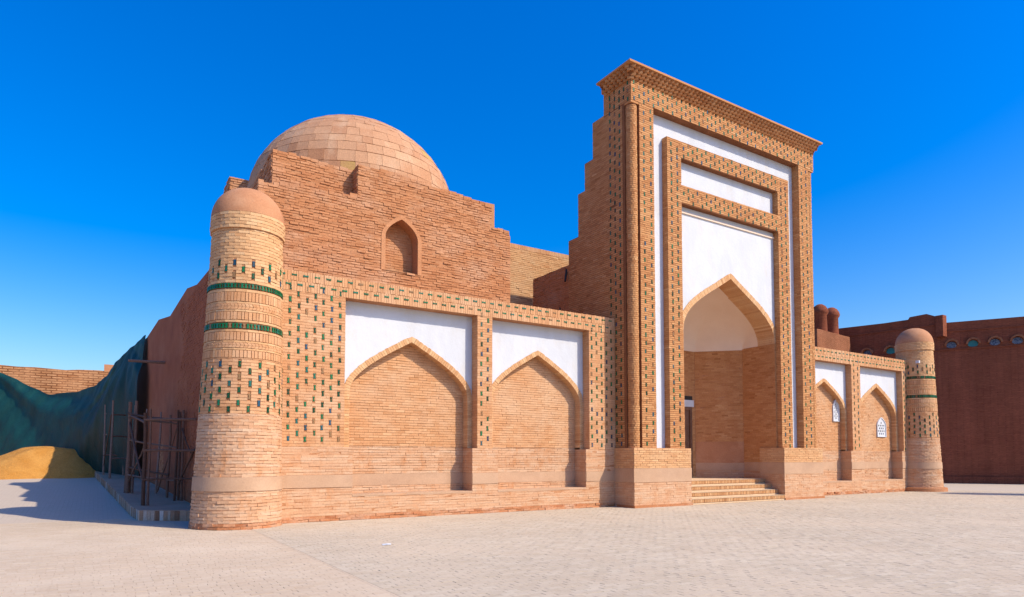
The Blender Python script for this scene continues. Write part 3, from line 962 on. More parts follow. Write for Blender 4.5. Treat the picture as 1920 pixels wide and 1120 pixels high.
# strips and frieze
hl = []
hl += tile_field(portal, FR, 15.22, 15.84, 2.02, ZF - 0.02, 0.25, 0.28, cols=2, h=0.125)
hl += tile_field(portal, FR, 24.00, 24.62, 2.02, ZF - 0.02, 0.25, 0.28, cols=2, h=0.125)
hl += tile_field(portal, FR, PX0 + 0.03, PX1 - 0.03, ZF + 0.02, ZT + 0.02, 0.225, 0.28, cols=45, h=0.125)
brickwork(portal, FR, [rect(15.17, 15.83, 1.95, ZF), rect(23.97, 24.65, 1.95, ZF)], 'portal', holes=hl, z0=1.95, **PK)
brickwork(portal, FR, [rect(PX0, PX1, ZF, ZT)], 'portal', holes=hl, z0=ZF, **PK)
brickwork(portal, west(23.97), [rect(YF + 0.003, YW, 1.95, ZF)], 'portal', H=0.07, L=0.24, proud=0.004, jd=0.002, base=-0.02)
brickwork(portal, east(15.83), [rect(YF + 0.003, YW, 1.95, ZF)], 'portal', H=0.07, L=0.24, proud=0.004, jd=0.002, base=-0.02)
# left and right flanks
for mpv in (west(PX0), east(PX1)):
    ps = [(y if i not in (0, len(prof_side) - 1) else 16.3, z) for i, (y, z) in enumerate(prof_side)]
    hl = tile_field(portal, mpv, 16.32, 17.05, 2.02, ZF + 0.75, 0.24, 0.28, cols=3, h=0.125)
    brickwork(portal, mpv, [ps[:-1] + [(16.3, ZF), (16.3, ZF)] if False else [(16.3, 1.95)] + [(y, max(z, 1.95)) for y, z in ps[1:-2]] + [(17.25, ZF), (16.3, ZF)]], 'portal', holes=hl, z0=1.95, wob=0.002, wave=0.003, **PK)
    h2 = tile_field(portal, mpv, 15.92, 16.32, ZF + 0.02, ZT + 0.02, 0.22, 0.28, cols=2, h=0.125)
    brickwork(portal, mpv, [[(YF + 0.012, ZF), (17.25, ZF), (17.25, ZT), (YF + 0.012, ZT)]], 'portal', holes=h2 + hl, z0=ZF, **PK)
# corner columns and the brackets above them
for cx in (15.0, 24.8):
    rad = lambda z: 0.185 + 0 * np.asarray(z, float)
    cm = MB().lathe(cx, 16.08, [(0.176, 1.9), (0.176, ZF - 0.05)], 32)
    colm = cm.build('corner_column', 'mortar_dark', maus, smooth=True)
    brickwork(colm, drum(cx, 16.08, rad), [rect(-math.pi, math.pi, 1.95, ZF - 0.12)], 'portal', H=0.07, L=0.1, scale=0.185, proud=0.008, jd=0.002, jc=0.001, gap=0.011, vgap=0.2)
    bk = MB()
    bx0, bx1 = (PX0 + 0.004, 15.165) if cx < 20 else (24.655, PX1 - 0.004)
    for j in range(3):
        f_ = 0.10 * j
        bk.box(bx0 + (f_ if cx < 20 else 0), bx1 - (f_ if cx > 20 else 0), YF + 0.004 + f_, 16.3, ZF - 0.07 * (j + 1), ZF - 0.07 * j - 0.002)
    bk.build('bracket', 'portal', portal, tint=0.45)
# plinths
for s in (-1, 1):
    x0, x1 = (PX0 - 0.08, PC - OW + 0.14) if s < 0 else (PC + OW - 0.12, PX1 + 0.08)
    zt = 1.95 if s < 0 else 2.02
    pb = MB()
    pb.box(x0, x1, 15.79, 16.9, -0.1, zt)
    pl = pb.build('portal_plinth', 'mortar_light', maus)
    bnd = (0.82, 1.28) if s < 0 else (1.0, 1.45)
    for mpv, aa, bb in ((front(15.79), x0, x1), (west(x0), 15.80, 16.9), (east(x1), 15.80, 16.9)):
        brickwork(pl, mpv, [rect(aa, bb, 0.0, bnd[0])], 'low', H=0.0735, proud=0.006, jd=0.004, jc=0.003, wob=0.003)
        brickwork(pl, mpv, [rect(aa, bb, bnd[1], zt)], 'tower', H=0.0735, L=0.28, gap=0.014, vgap=0.8, proud=0.009, jd=0.003, jc=0.004)
    b2 = MB()
    b2.box(x0 - 0.014, x1 + 0.014, 15.776, 16.89, bnd[0], bnd[1])
    b2.build('plinth_band', 'band', pl)
    kb = MB()
    kb.box(x0 - 0.03, x1 + 0.02, 15.74, 16.6, -0.05, 0.075)
    kb.build('footing', 'hall', pl, tint=0.25)
# cornice: tiers of brick ends stepping outwards under a flat slab
cpart = MB()
cpart.box(PX0 - 0.29, PX1 + 0.26, YF - 0.29, 17.25 + 0.06, 14.69, 14.755)
cornice = cpart.build('cornice', 'portal', portal, tint=0.4)
back = MB()
NT, TH = 4, 0.1
for j in range(NT):
    p = 0.003 + 0.055 * j
    z0 = ZT + TH * j
    back.box(PX0 - p, PX1 + p, YF - p, 17.24, z0 + (0.001 if j else 0), z0 + TH)
back.build('cornice_backing', 'mortar_dark', portal)
def dent(mp, c, w, z0, z1, p0, p1):
    e = p1 + random.uniform(-.006, .006)
    A = np.array([c - w / 2, c, c, c - w / 2, c, c + w / 2, c + w / 2, c])
    Z = np.array([z0, z0, z1, z1, z0, z0, z1, z1])
    D = np.array([p0, e, e, p0, p0 - 0.03, p0, p0, p0 - 0.03])
    V = mp(A, Z, D)[None]
    pool('dentil', portal, 'portal', V, np.array([min(max(random.gauss(0.4, 0.2), 0), 1)]), BOX_F, 4)
for j in range(NT):
    p0, p1 = 0.003 + 0.055 * j, 0.105 + 0.055 * j
    z0 = ZT + TH * j + 0.005
    z1 = z0 + TH - 0.01
    pitch, w = 0.2, 0.198
    n = int((PX1 - PX0 + 2 * p0) / pitch)
    for i in range(n + 1):
        c = PX0 - p0 + (i + (0.5 if j % 2 else 0.0)) * pitch + 0.06
        if c < PX1 + p0 + 0.02:
            dent(FR, c, w, z0, z1, p0, p1)
    for i in range(7):
        c = YF - p0 + (i + (0.5 if j % 2 else 0.0)) * pitch + 0.06
        if c < 17.2:
            dent(west(PX0), c, w, z0, z1, p0, p1)
            dent(east(PX1), c, w, z0, z1, p0, p1)

# iwan inside the arch: half-octagon walls, semi-dome, floor, door
XR, XL = PC + 0.09 + HW, PC + 0.09 - HW
ZS = 6.1
plan = [(XR, 16.3), (XR, 17.70), (XR - 1.38, 19.05), (XL + 1.38, 19.05), (XL, 17.70), (XL, 16.3)]
iw = MB()
for p, q in zip(plan[1:-2], plan[2:-1]):
    mpv, L = segment(p, q, side=-1)
    iw.plate([rect(-0.02, L + 0.02, 0.5, ZS + 0.02)], mpv, 0, -0.15, back=True)
niche_wall = iw.build('entrance_niche', 'mortar', maus)
for k, (p, q) in enumerate(zip(plan[:-1], plan[1:])):
    mpv, L = segment(p, q, side=-1)
    if k in (1, 3):
        brickwork(niche_wall, mpv, [rect(0.01, L - 0.01, 2.3, ZS)], 'portal', H=0.07, L=0.25, jd=0.004, jc=0.003)
        brickwork(niche_wall, mpv, [rect(0.01, L - 0.01, 0.8, 1.15)], 'low', H=0.07, jd=0.003)
        rb = MB()
        rb.plate([rect(0.005, L - 0.005, 1.15, 2.3)], mpv, 0.015, -0.02)
        rb.build('wall_render', 'clay', niche_wall)
    elif k == 2:
        brickwork(niche_wall, mpv, [rect(0.01, L - 0.01, 0.8, ZS), rect(0.25, L - 0.25, 0.8, 4.25)], 'portal', H=0.07, L=0.25, jd=0.004)
        c0 = 0.25
        dr = MB()
        dr.plate([rect(c0 + 0.12, L - c0 - 0.12, 0.8, 3.62)], mpv, 0.01, -0.02)
        door = dr.build('door', 'wood_old', maus)
        for q_ in range(2):
            for r_ in range(4):
                a = c0 + 0.2 + q_ * (L / 2 - c0 - 0.12)
                pn = MB()
                pn.plate([rect(a, a + L / 2 - c0 - 0.32, 0.95 + r_ * 0.66, 0.95 + r_ * 0.66 + 0.54)], mpv, 0.035, 0.0)
                pn.build('door_panel', 'wood_old', door)
        dfm = MB()
        for aa, bb in ((c0, c0 + 0.12), (L - c0 - 0.12, L - c0)):
            dfm.plate([rect(aa, bb, 0.8, 3.75)], mpv, 0.07, -0.02)
        dfm.plate([rect(c0 + 0.12, L - c0 - 0.12, 3.62, 3.75)], mpv, 0.07, -0.02)
        dfm.build('door_frame', 'wood_old', door)
        ln = MB()
        ln.plate([rect(c0 - 0.1, L - c0 + 0.1, 3.75, 4.03)], mpv, 0.08, -0.02)
        ln.build('lintel', 'white', door)
        lb = MB()
        lb.plate([rect(c0 - 0.05, L - c0 + 0.05, 4.03, 4.2)], mpv, 0.04, -0.02)
        lb.build('lintel_beam', 'iron', door)
    if k in (1, 3):
        bb = MB()
        bb.plate([rect(0.0, L, 1.12, 1.42)], mpv, 0.022, -0.02)
        bb.build('plinth_band', 'band', niche_wall)
for s, x in ((1, XR), (-1, XL)):
    brickwork(portal, west(x) if s > 0 else east(x), [rect(16.9, 17.72, 0.8, 1.15)], 'low', H=0.07, jd=0.003)
    bb = MB()
    bb.box(x - (0.02 if s > 0 else 0.1), x + (0.1 if s > 0 else 0.02), 16.905, 17.72, 1.1, 1.45)
    bb.build('plinth_band', 'band', portal)
# semi-dome lofted from the inner edge of the arch down to the niche walls
front_arch = resample(arch_in[1:-1], 0.09)
base_plan = resample([(XR + 0.01, 16.9)] + [(a, b) for a, b in plan[1:-1]] + [(XL - 0.01, 16.9)], 0.01)
nA = len(front_arch)
bi = np.linspace(0, len(base_plan) - 1, nA).round().astype(int)
kk = 12
sd = MB()
vs_ = []
for j in range(kk + 1):
    q = j / kk * math.pi / 2
    for i in range(nA):
        ax, az = front_arch[i]
        bx_, by_ = base_plan[bi[i]]
        vs_.append((ax + (bx_ - ax) * math.sin(q), 16.9 + (by_ - 16.9) * math.sin(q), ZS + max(az - ZS, 0) * math.cos(q)))
fs_ = [(j * nA + i, j * nA + i + 1, (j + 1) * nA + i + 1, (j + 1) * nA + i) for j in range(kk) for i in range(nA - 1)]
sd.add(vs_, fs_)
sd.build('semi_dome', 'cream', portal, smooth=True)
# steps and floor
st = MB()
SX0, SX1 = PC - OW + 0.13, PC + OW - 0.11
for i in range(4):
    st.box(SX0, SX1, 15.80 + 0.30 * i, 19.1, -0.05 + (0.2 * i if i else 0), 0.2 * (i + 1) - 0.03 if i < 3 else 0.79)
steps = st.build('entrance_steps', 'mortar_dark', maus)
for i in range(4):
    yy = 15.80 + 0.30 * i
    brickwork(steps, front(yy), [rect(SX0 + 0.004, SX1 - 0.004, 0.2 * i + 0.055, 0.2 * (i + 1) - 0.012)], 'step', H=0.133, L=0.085, gap=0.02, proud=0.018, jd=0.002, kind='step_brick', vgap=1.0)
    td = MB()
    td.box(SX0 + 0.003, SX1 - 0.003, yy - 0.022, yy + 0.30 - 0.004 if i < 3 else 19.06, 0.2 * (i + 1) - 0.012, 0.2 * (i + 1))
    td.box(SX0 + 0.003, SX1 - 0.003, yy - 0.016, yy + 0.01, 0.2 * i + 0.002, 0.2 * i + 0.05)
    td.build('tread', 'tread', steps)

# ------------------------------------------------------------------ domed hall behind the left wall
YH = 18.2
HF = front(YH)
hall_out = [(3.5, 5.0), (11.5, 5.0), (11.5, 8.95), (11.45, 9.12), (10.8, 9.16), (10.78, 9.84), (10.3, 9.9), (9.2, 10.02), (8.1, 10.08), (7.2, 10.16), (6.25, 10.14), (6.25, 9.22), (5.4, 9.14), (4.6, 9.16), (3.9, 9.06), (3.5, 9.04)]
wx, wz0, wz1, whw = 7.63, 7.08, 8.86, 0.52
wpath = arch_path(wx, 8.22, whw, 0.58, 0.5, 0.22, wz0, 10)
hm = MB()
hm.plate([hall_out, list(reversed(arch_path(wx, 8.22, whw + 0.06, 0.66, 0.5, 0.22, wz0 - 0.02, 10)))], HF, 0, -0.45)
hm.box(3.5, 11.5, YH + 0.44, 26.0, 0, 9.0)
hm.plate([[(18.64, 8.9), (26.0, 8.9), (26.0, 9.9), (22.0, 10.1), (18.64, 10.16)]], west(3.95), 0, -7.2, back=True)
hm.box(6.25, 10.78, 18.62, 19.6, 8.9, 9.8)
hm.box(3.55, 4.35, 23.0, 24.2, 8.9, 10.95)
hall = hm.build('domed_hall', 'mortar', maus)
hall['label'] = 'rough brick block carrying the dome, with a small arched recess'
HK = dict(H=0.076, L=0.27, gap=0.018, vgap=0.6, proud=0.016, jd=0.008, jc=0.008, wob=0.007, wave=0.008)
def loose_coping(mp, line, y_in):
    for (a0, z0), (a1, z1) in zip(line[:-1], line[1:]):
        L_ = abs(a1 - a0)
        if L_ < 0.25:
            continue
        k_ = 0.0
        while k_ < L_ - 0.1:
            w_ = random.uniform(0.18, 0.3)
            if random.random() < 0.75:
                q_ = min((k_ + w_) / L_, 1.0)
                aa, bb = a0 + (a1 - a0) * k_ / L_, a0 + (a1 - a0) * q_
                zz = z0 + (z1 - z0) * (k_ / L_ + q_) / 2
                aa, bb = min(aa, bb) + 0.006, max(aa, bb) - 0.006
                h_ = random.uniform(0.02, 0.075)
                A = np.array([aa, bb, bb, aa])
                Z = np.array([zz - 0.05, zz - 0.05, zz + h_ + random.uniform(-.012, .012), zz + h_])
                dd = random.uniform(0.005, 0.03)
                V = np.concatenate([mp(A, Z, np.full(4, dd)), mp(A, Z, np.full(4, -0.3))])[None]
                pool('brick', hall, 'hall', V, np.array([min(max(random.gauss(0.35, 0.2), 0), 1)]), BOX_F, 4)
            k_ += w_
loose_coping(HF, hall_out[3:], 0.3)
loose_coping(front(18.64), [(6.3, 10.1), (5.5, 10.14), (4.6, 10.2), (3.95, 10.16)], 0.3)
surr = arch_path(wx, 8.22, whw + 0.13, 0.72, 0.5, 0.22, wz0 + 0.1, 10)
brickwork(hall, HF, [hall_out, surr], 'hall', z0=5.0, missing=0.003, **HK)
brickwork(hall, front(18.64), [[(3.95, 9.0), (6.3, 9.0), (6.3, 10.1), (5.5, 10.14), (4.6, 10.2), (3.95, 10.16)]], 'hall', **HK)
brickwork(hall, west(6.25), [rect(YH + 0.005, 18.64, 9.2, 10.14)], 'hall', **HK)
brickwork(hall, west(3.5), [[(YH + 0.005, 6.5), (26.0, 6.5), (26.0, 9.0), (18.2, 9.04)]], 'hall', **HK)
brickwork(hall, west(3.95), [[(18.65, 9.0), (26.0, 9.0), (26.0, 9.9), (22.0, 10.1), (18.65, 10.16)]], 'hall', **HK)
brickwork(hall, front(23.0), [rect(3.55, 4.35, 9.9, 10.95)], 'hall', **HK)
brickwork(hall, west(3.55), [rect(23.0, 24.2, 9.0, 10.95)], 'hall', **HK)
sm = MB()
sm.plate([surr, list(reversed([(x, z + 0.0 if z > wz0 + 0.2 else z + 0.1) for x, z in wpath]))], HF, 0.03, -0.44)
sm.build('recess_surround', 'hall_render', hall)
rb = MB()
rb.plate([rect(wx - whw - 0.05, wx + whw + 0.05, wz0 - 0.05, 8.9)], front(YH + 0.42), 0, -0.1)
rb.build('recess_back', 'mortar', hall)
brickwork(hall, front(YH + 0.42), [wpath], 'hall', H=0.076, L=0.27, gap=0.012, proud=0.012, jd=0.004, jc=0.004, wob=0.004)
# dome
DC, DR, DB, DTOP = (7.45, 22.1), 3.54, 9.85, 13.3
def dome_r(q):          # q 0 at the foot .. 1 at the crown; slightly pointed
    return DR * (math.cos(q * math.pi / 2) ** 1.04) * (1 + 0.015 * math.sin(q * math.pi))
def dome_z(q):
    return DB + (DTOP - DB) * (math.sin(q * math.pi / 2) ** 1.0)
dprof = [(max(dome_r(q) - 0.02, 0.001), dome_z(q) - 0.015) for q in np.linspace(0, 1, 34)]
dm = MB().lathe(DC[0], DC[1], dprof, 72)
dome = dm.build('dome', 'dome_joint', maus, smooth=True)
dome['label'] = 'pale clay-tiled dome above the hall'
nrow = 15
qs = np.linspace(0.0, 0.97, nrow + 1)
qs[1:-1] += RNG.uniform(-0.008, 0.008, nrow - 1)
for j in range(nrow):
    q0, q1 = qs[j], qs[j + 1]
    rm = dome_r(0.5 * (q0 + q1))
    n = max(6, int(round(2 * math.pi * rm / 0.44)))
    ph = random.random()
    cuts = [(i + ph + random.uniform(-0.26, 0.26)) / n * 2 * math.pi for i in range(n)]
    cuts.append(cuts[0] + 2 * math.pi)
    V, tt = [], []
    for i in range(n):
        a0, a1 = cuts[i], cuts[i + 1]
        g = 0.0035 / max(rm, 0.3)
        gq = 0.0007
        d = 0.008 + random.uniform(-0.004, 0.004)
        def pt(a, q, dd):
            r_ = dome_r(q) + dd
            return (DC[0] + r_ * math.cos(a), DC[1] + r_ * math.sin(a), dome_z(q) + dd * q)
        qa, qb = q0 + gq + random.uniform(0, 0.002), q1 - gq - random.uniform(0, 0.002)
        V.append([pt(a0 + g, qa, d), pt(a1 - g, qa, d), pt(a1 - g, qb, d), pt(a0 + g, qb, d), pt(a0 + g, qa, -0.03), pt(a1 - g, qa, -0.03), pt(a1 - g, qb, -0.03), pt(a0 + g, qb, -0.03)])
        tt.append(min(max(random.gauss(0.5, 0.2), 0), 0.94) if random.random() > 0.008 else 1.0)
    pool('dome_tile', dome, 'dome', np.array(V), np.array(tt), BOX_F, 4)

# ------------------------------------------------------------------ roof, rear wall, passage block, long side wall
rm_ = MB()
rm_.box(3.4, 14.8, 17.3, 23.1, 5.6, 5.75)
rm_.box(25.2, 34.0, 17.15, 24.0, 5.6, 5.75)
roof = rm_.build('flat_roof', 'clay', maus)
bw = MB()
bw.box(11.4, 18.5, 23.0, 23.5, 5.0, 10.68)
rear = bw.build('rear_wall', 'mortar', maus)
brickwork(rear, front(23.0), [rect(11.5, 18.3, 5.75, 10.5)], 'tower', H=0.08, L=0.28, gap=0.012, proud=0.012, jd=0.004, jc=0.004)
brickwork(rear, front(23.0), [rect(11.5, 18.3, 10.5, 10.68)], 'wing', H=0.18, L=0.08, kind='upright')
blk = MB()
blk.plate([[(19.25, 5.0), (21.7, 5.0), (21.7, 8.86), (20.4, 8.82), (19.25, 8.86)]], west(14.82), 0, -0.7, back=True)
block = blk.build('passage_block', 'mortar', maus)
brickwork(block, west(14.82), [[(19.3, 5.7), (21.7, 5.7), (21.7, 8.86), (19.3, 8.84)]], 'hall', H=0.076, L=0.27, gap=0.012, proud=0.012, jd=0.006, jc=0.005, wob=0.004)
for p, q in (((14.85, 19.5, 8.78), (14.62, 19.3, 8.2)), ((14.85, 19.9, 7.35), (14.4, 19.6, 6.6))):
    MB().tube(p, q, 0.04, seg=8).build('drain_pipe', 'iron', block)

# long side wall in the shade, turning slightly outwards
SW0, SW1 = (2.70, 17.2), (1.25, 37.5)
swm, SWL = segment(SW0, SW1, side=-1)
tops = [(0, 6.75), (2.4, 6.82), (4.0, 6.75), (5.5, 6.95), (8.5, 6.6), (11.0, 6.9), (14.0, 6.65), (17.0, 6.8), (SWL, 6.7)]
sw = MB()
sw.plate([[(0, -0.2), (SWL, -0.2)] + list(reversed(tops))], swm, 0, -0.8, back=True)
side = sw.build('side_wall', 'shade_dark_wall', maus)
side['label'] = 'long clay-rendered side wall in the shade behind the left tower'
brickwork(side, swm, [[(0.3, 0.3), (7.2, 0.5), (6.0, 2.0), (7.4, 3.5), (5.8, 5.0), (6.6, 6.6), (0.3, 6.7)]], 'shade_dark_wall', z0=0.0, gap=0.012, proud=0.008, jd=0.005, jc=0.005, base=-0.02, missing=0.05)
brickwork(side, swm, [[(9.0, 1.0), (9.9, 0.9), (10.2, 2.0), (9.3, 2.2)]], 'hall', z0=0.0, gap=0.014, proud=0.008, jd=0.005, jc=0.006, base=-0.02, missing=0.2)
bmv = swm(9.3, 5.05, 0.0)
bme = swm(9.3, 5.02, 1.15)
MB().tube(tuple(bmv), tuple(bme), 0.055, 0.045, 8).build('projecting_beam', 'pole', side, tint=0.7)

# ------------------------------------------------------------------ platform beside the tower
plat = empty('brick_platform', (1.3, 19.3, 0.0), 'low brick platform under the scaffold, left of the near tower', 'platform')
E0, E1 = (1.0, 19.45), (0.02, 36.0)
def zpl(y):
    return max(0.05 * (y - 21.0), 0) + 0.265
pv, pf = [], []
nseg = 24
for i in range(nseg + 1):
    t = i / nseg
    y = E0[1] + (E1[1] - E0[1]) * t
    x = E0[0] + (E1[0] - E0[0]) * t
    yb = y if i else y - 0.0
    xr = 2.75 - 0.07 * (y - 17.2)
    pv += [(x, y, zpl(y)), (xr, y, zpl(y)), (x, y, -0.1)]
for i in range(nseg):
    a, b = i * 3, (i + 1) * 3
    pf += [(a, a + 1, b + 1, b), (a + 2, a, b, b + 2)]
k = len(pv)
pv += [(2.35, 18.55, 0.265), (2.35, 18.55, -0.1), (2.75, 18.55, 0.265)]
pf += [(0, k, k + 2, 1), (2, k + 1, k, 0)]
platform_top = mesh_obj('slab', pv, pf, 'band', plat)
fm_, FL = segment((1.0, 19.45), (2.35, 18.55), side=1)
brickwork(platform_top, fm_, [rect(0, FL, 0.0, 0.262)], 'edge', H=0.262, L=0.105, gap=0.012, proud=0.015, jd=0.008, jc=0.005, kind='edge_brick', vgap=1.0, tvar=0.4)
em_, EL = segment(E0, E1, side=-1)
for i in range(int(EL / 0.115)):
    a = i * 0.115
    y = E0[1] + (E1[1] - E0[1]) * a / EL
    A = np.array([a + 0.006, a + 0.109, a + 0.109, a + 0.006])
    Z = np.array([zg(0, y) - 0.02, zg(0, y) - 0.02, zpl(y) - 0.003, zpl(y) - 0.003])
    dd = 0.02 + random.uniform(-0.01, 0.012)
    V = np.concatenate([em_(A, Z, np.full(4, dd)), em_(A, Z, np.full(4, -0.03))])[None]
    pool('edge_brick', platform_top, 'edge', V, np.array([min(max(random.gauss(0.55, 0.3), 0), 1)]), BOX_F, 4)

# ------------------------------------------------------------------ scaffolds of rough poles
def scaffold(loc, label, posts, rails, braces):
    s = empty('pole_scaffold', loc, label, 'scaffold')
    for kind, lst in (('post', posts), ('rail', rails), ('brace', braces)):
        for p, q, r in lst:
            r *= 0.8
            m_ = MB().tube(p, q, r, r * random.uniform(0.75, 0.95), 8, bend=random.uniform(0.01, 0.035))
            m_.build(kind, 'pole', s, smooth=True, tint=random.random())
    return s
def post(x, y, h, r=0.045, dx=0.0, dy=0.0):
    return ((x, y, zpl(y) - 0.01), (x + dx, y + dy, zpl(y) + h), r)
posts = [post(1.17, 21.2, 2.62, 0.065), post(1.28, 21.15, 2.75, 0.045, 0.02), post(0.92, 25.0, 3.0, 0.075, 0.02), post(0.98, 25.15, 2.9, 0.06, 0.12), post(1.05, 24.9, 3.05, 0.05, 0.06), post(0.86, 25.1, 2.4, 0.05, 0.06),
         post(2.05, 22.2, 2.75, 0.045, 0.05), post(2.16, 22.3, 2.7, 0.05), post(2.24, 22.2, 2.75, 0.045), post(1.93, 23.2, 2.6, 0.05, 0.05), post(1.72, 24.6, 2.7, 0.045, 0.1), post(1.4, 25.6, 2.8, 0.04, 0.06)]
rails = [((1.15, 21.2, zpl(21.2) + 2.42), (2.42, 20.7, zpl(21) + 2.46), 0.05), ((1.15, 21.2, zpl(21.2) + 1.55), (2.4, 20.7, zpl(21) + 1.56), 0.045), ((1.15, 21.2, zpl(21.2) + 0.72), (2.4, 20.7, zpl(21) + 0.76), 0.04),
         ((0.9, 25.0, zpl(25) + 2.62), (2.1, 22.3, zpl(22.3) + 2.42), 0.05), ((0.9, 25.05, zpl(25) + 2.5), (2.2, 22.4, zpl(22.3) + 2.32), 0.04), ((0.92, 25.0, zpl(25) + 0.85), (1.95, 23.0, zpl(23) + 0.72), 0.045),
         ((0.92, 25.0, zpl(25) + 0.6), (2.05, 22.4, zpl(22.3) + 0.6), 0.035), ((0.95, 25.0, zpl(25) + 1.75), (2.1, 22.4, zpl(22.3) + 1.6), 0.04), ((1.17, 21.25, zpl(21) + 2.35), (0.95, 25.0, zpl(25) + 2.55), 0.045)]
braces = [((0.93, 24.9, zpl(25) + 2.3), (1.2, 21.25, zpl(21) + 0.55), 0.04), ((1.2, 21.3, zpl(21) + 1.75), (0.95, 24.9, zpl(25) + 0.4), 0.035), ((2.2, 22.2, zpl(22) + 2.2), (2.36, 21.2, zpl(21) + 1.5), 0.03),
          ((2.4, 20.9, zpl(21) + 1.6), (2.15, 22.2, zpl(22) + 0.5), 0.035), ((1.75, 24.4, zpl(24) + 0.1), (2.1, 22.6, zpl(22) + 2.2), 0.03)]
scaffold((1.5, 22.5, zpl(22.5)), 'rough wooden pole scaffold standing closest to the near tower', posts, rails, braces)
posts = [post(0.32, 33.6, 3.05, 0.05), post(0.52, 31.5, 3.2, 0.06, 0.05), post(1.05, 33.0, 3.0, 0.05), post(1.3, 31.8, 3.0, 0.05)]
rails = []
for hgt in (2.65, 1.75, 0.85):
    rails += [((0.3, 33.6, zpl(33.6) + hgt), (1.08, 33.0, zpl(33) + hgt), 0.04), ((0.52, 31.5, zpl(31.5) + hgt - 0.05), (1.32, 31.8, zpl(31.8) + hgt - 0.05), 0.04)]
scaffold((0.7, 32.6, zpl(32.6)), 'smaller pole scaffold farther back, in front of the green netting', posts, rails, [((0.52, 31.5, zpl(31.5) + 2.6), (0.32, 33.6, zpl(33.6) + 0.4), 0.03)])

# ------------------------------------------------------------------ green netting, sand heap, yard wall
def unproj_free(pts, n):
    P = np.array(pts, float)
    s = np.linspace(0, 1, len(P))
    q = np.linspace(0, 1, n)
    out = np.stack([np.interp(q, s, P[:, i]) for i in range(3)], 1)
    for _ in range(3):
        out[1:-1] = (out[:-2] + 2 * out[1:-1] + out[2:]) / 4
    return out
NET_TOP = [(1.66, 31.0, 6.75), (1.25, 32.5, 6.45), (0.72, 34.2, 6.0), (0.35, 35.6, 5.4), (-0.1, 37.0, 5.05), (-0.9, 39.5, 4.95), (-2.2, 41.8, 4.95), (-3.3, 43.6, 5.6), (-4.4, 45.2, 6.3), (-6.5, 47.0, 7.1)]
NET_BOT = [(1.55, 30.6, 0.9), (1.1, 32.2, 0.88), (0.5, 34.6, 0.9), (0.0, 36.2, 0.9), (-0.6, 37.2, 0.88), (-1.6, 38.9, 0.9), (-3.0, 40.9, 0.9), (-4.2, 42.6, 0.9), (-5.4, 44.0, 0.9), (-7.6, 45.8, 0.9)]
nu, nv = 120, 60
T_, B_ = unproj_free(NET_TOP, nu), unproj_free(NET_BOT, nu)
nvs = []
for j in range(nv):
    t = j / (nv - 1)
    for i in range(nu):
        p = T_[i] * (1 - t) + B_[i] * t
        s_ = i / nu * 18
        u_ = i / (nu - 1)
        bag = math.sin(math.pi * t) * (0.45 + 0.35 * math.sin(u_ * 5.0 + 0.6))
        ang = math.atan2(t + 0.06, abs(u_ - 0.12) + 0.03)
        near_ = math.exp(-((u_ - 0.15) / 0.28) ** 2)
        ang2 = math.atan2(t + 0.05, (1.02 - u_) + 0.02)
        fold = 0.30 * near_ * min(1.0, t * 2.2) * math.sin(11 * ang + 3 * u_) + 0.10 * near_ * min(1.0, t * 3) * math.sin(27 * ang + 1) + 0.13 * (1 - near_) * math.sin(9 * ang2 + 4 * u_) + 0.05 * math.sin(s_ * 2.1 + 9 * t) * t + 0.03 * math.sin(s_ * 6.3 - 13 * t)
        d = bag + fold
        nvs.append((p[0] - 0.35 * d, p[1] - 0.9 * d, p[2] + 0.02 * math.sin(s_ * 3.1) * (1 - t)))
nfs = [(j * nu + i, j * nu + i + 1, (j + 1) * nu + i + 1, (j + 1) * nu + i) for j in range(nv - 1) for i in range(nu - 1)]
net = mesh_obj('green_netting', nvs, nfs, 'net', smooth=True)
tag(net, 'dark green building netting hung from the side wall and sagging to the left', 'netting')

sx, sy = -1.65, 38.0
svs, sfs = [], []
nr, na = 26, 64
for j in range(nr + 1):
    for i in range(na):
        a = 2 * math.pi * i / na
        rr = j / nr
        ro = 3.75 * (1 + 0.10 * math.sin(2 * a + 0.5) + 0.06 * math.sin(5 * a) + 0.04 * math.sin(9 * a + 1))
        r_ = rr * ro
        prof_ = 1.62 * (1 - rr ** 1.25) if rr > 0.3 else 1.62 * (1 - 0.3 ** 1.25) + 0.10 * (0.3 - rr)
        x, y = sx + r_ * math.cos(a) * 1.05, sy + r_ * math.sin(a) * 0.8
        z = zg(x, y) - 0.06 * rr + prof_ + 0.06 * math.sin(x * 2.3 + y) * math.sin(y * 1.7) * (1 - rr) + 0.025 * math.sin(9 * a + 6 * rr) * rr * (1 - rr) * 4
        svs.append((x, y, z))
sfs = [(j * na + i, j * na + (i + 1) % na, (j + 1) * na + (i + 1) % na, (j + 1) * na + i) for j in range(nr) for i in range(na)]
sand = mesh_obj('sand_heap', svs, sfs, 'sand', smooth=True)
tag(sand, 'heap of yellow sand on the paving below the netting', 'sand')

yw = empty('yard_wall', (0, 50, 0.8), 'sunlit orange brick wall behind the green netting', 'wall')
m_ = MB()
top = [(-24.0, 7.35)]
x = -24.0
while x < 14:
    x += random.uniform(0.5, 1.6)
    top.append((x, 7.25 + random.uniform(-0.06, 0.06)))
m_.plate([[(-24.0, 0.0), (top[-1][0], 0.0)] + list(reversed(top))], front(50.0), 0, -0.7, back=True)
m_.build('wall', 'far_yard', yw)
MB().box(0.35, 1.1, 50.2, 50.6, 7.2, 7.75).build('parapet_block', 'clay', yw)

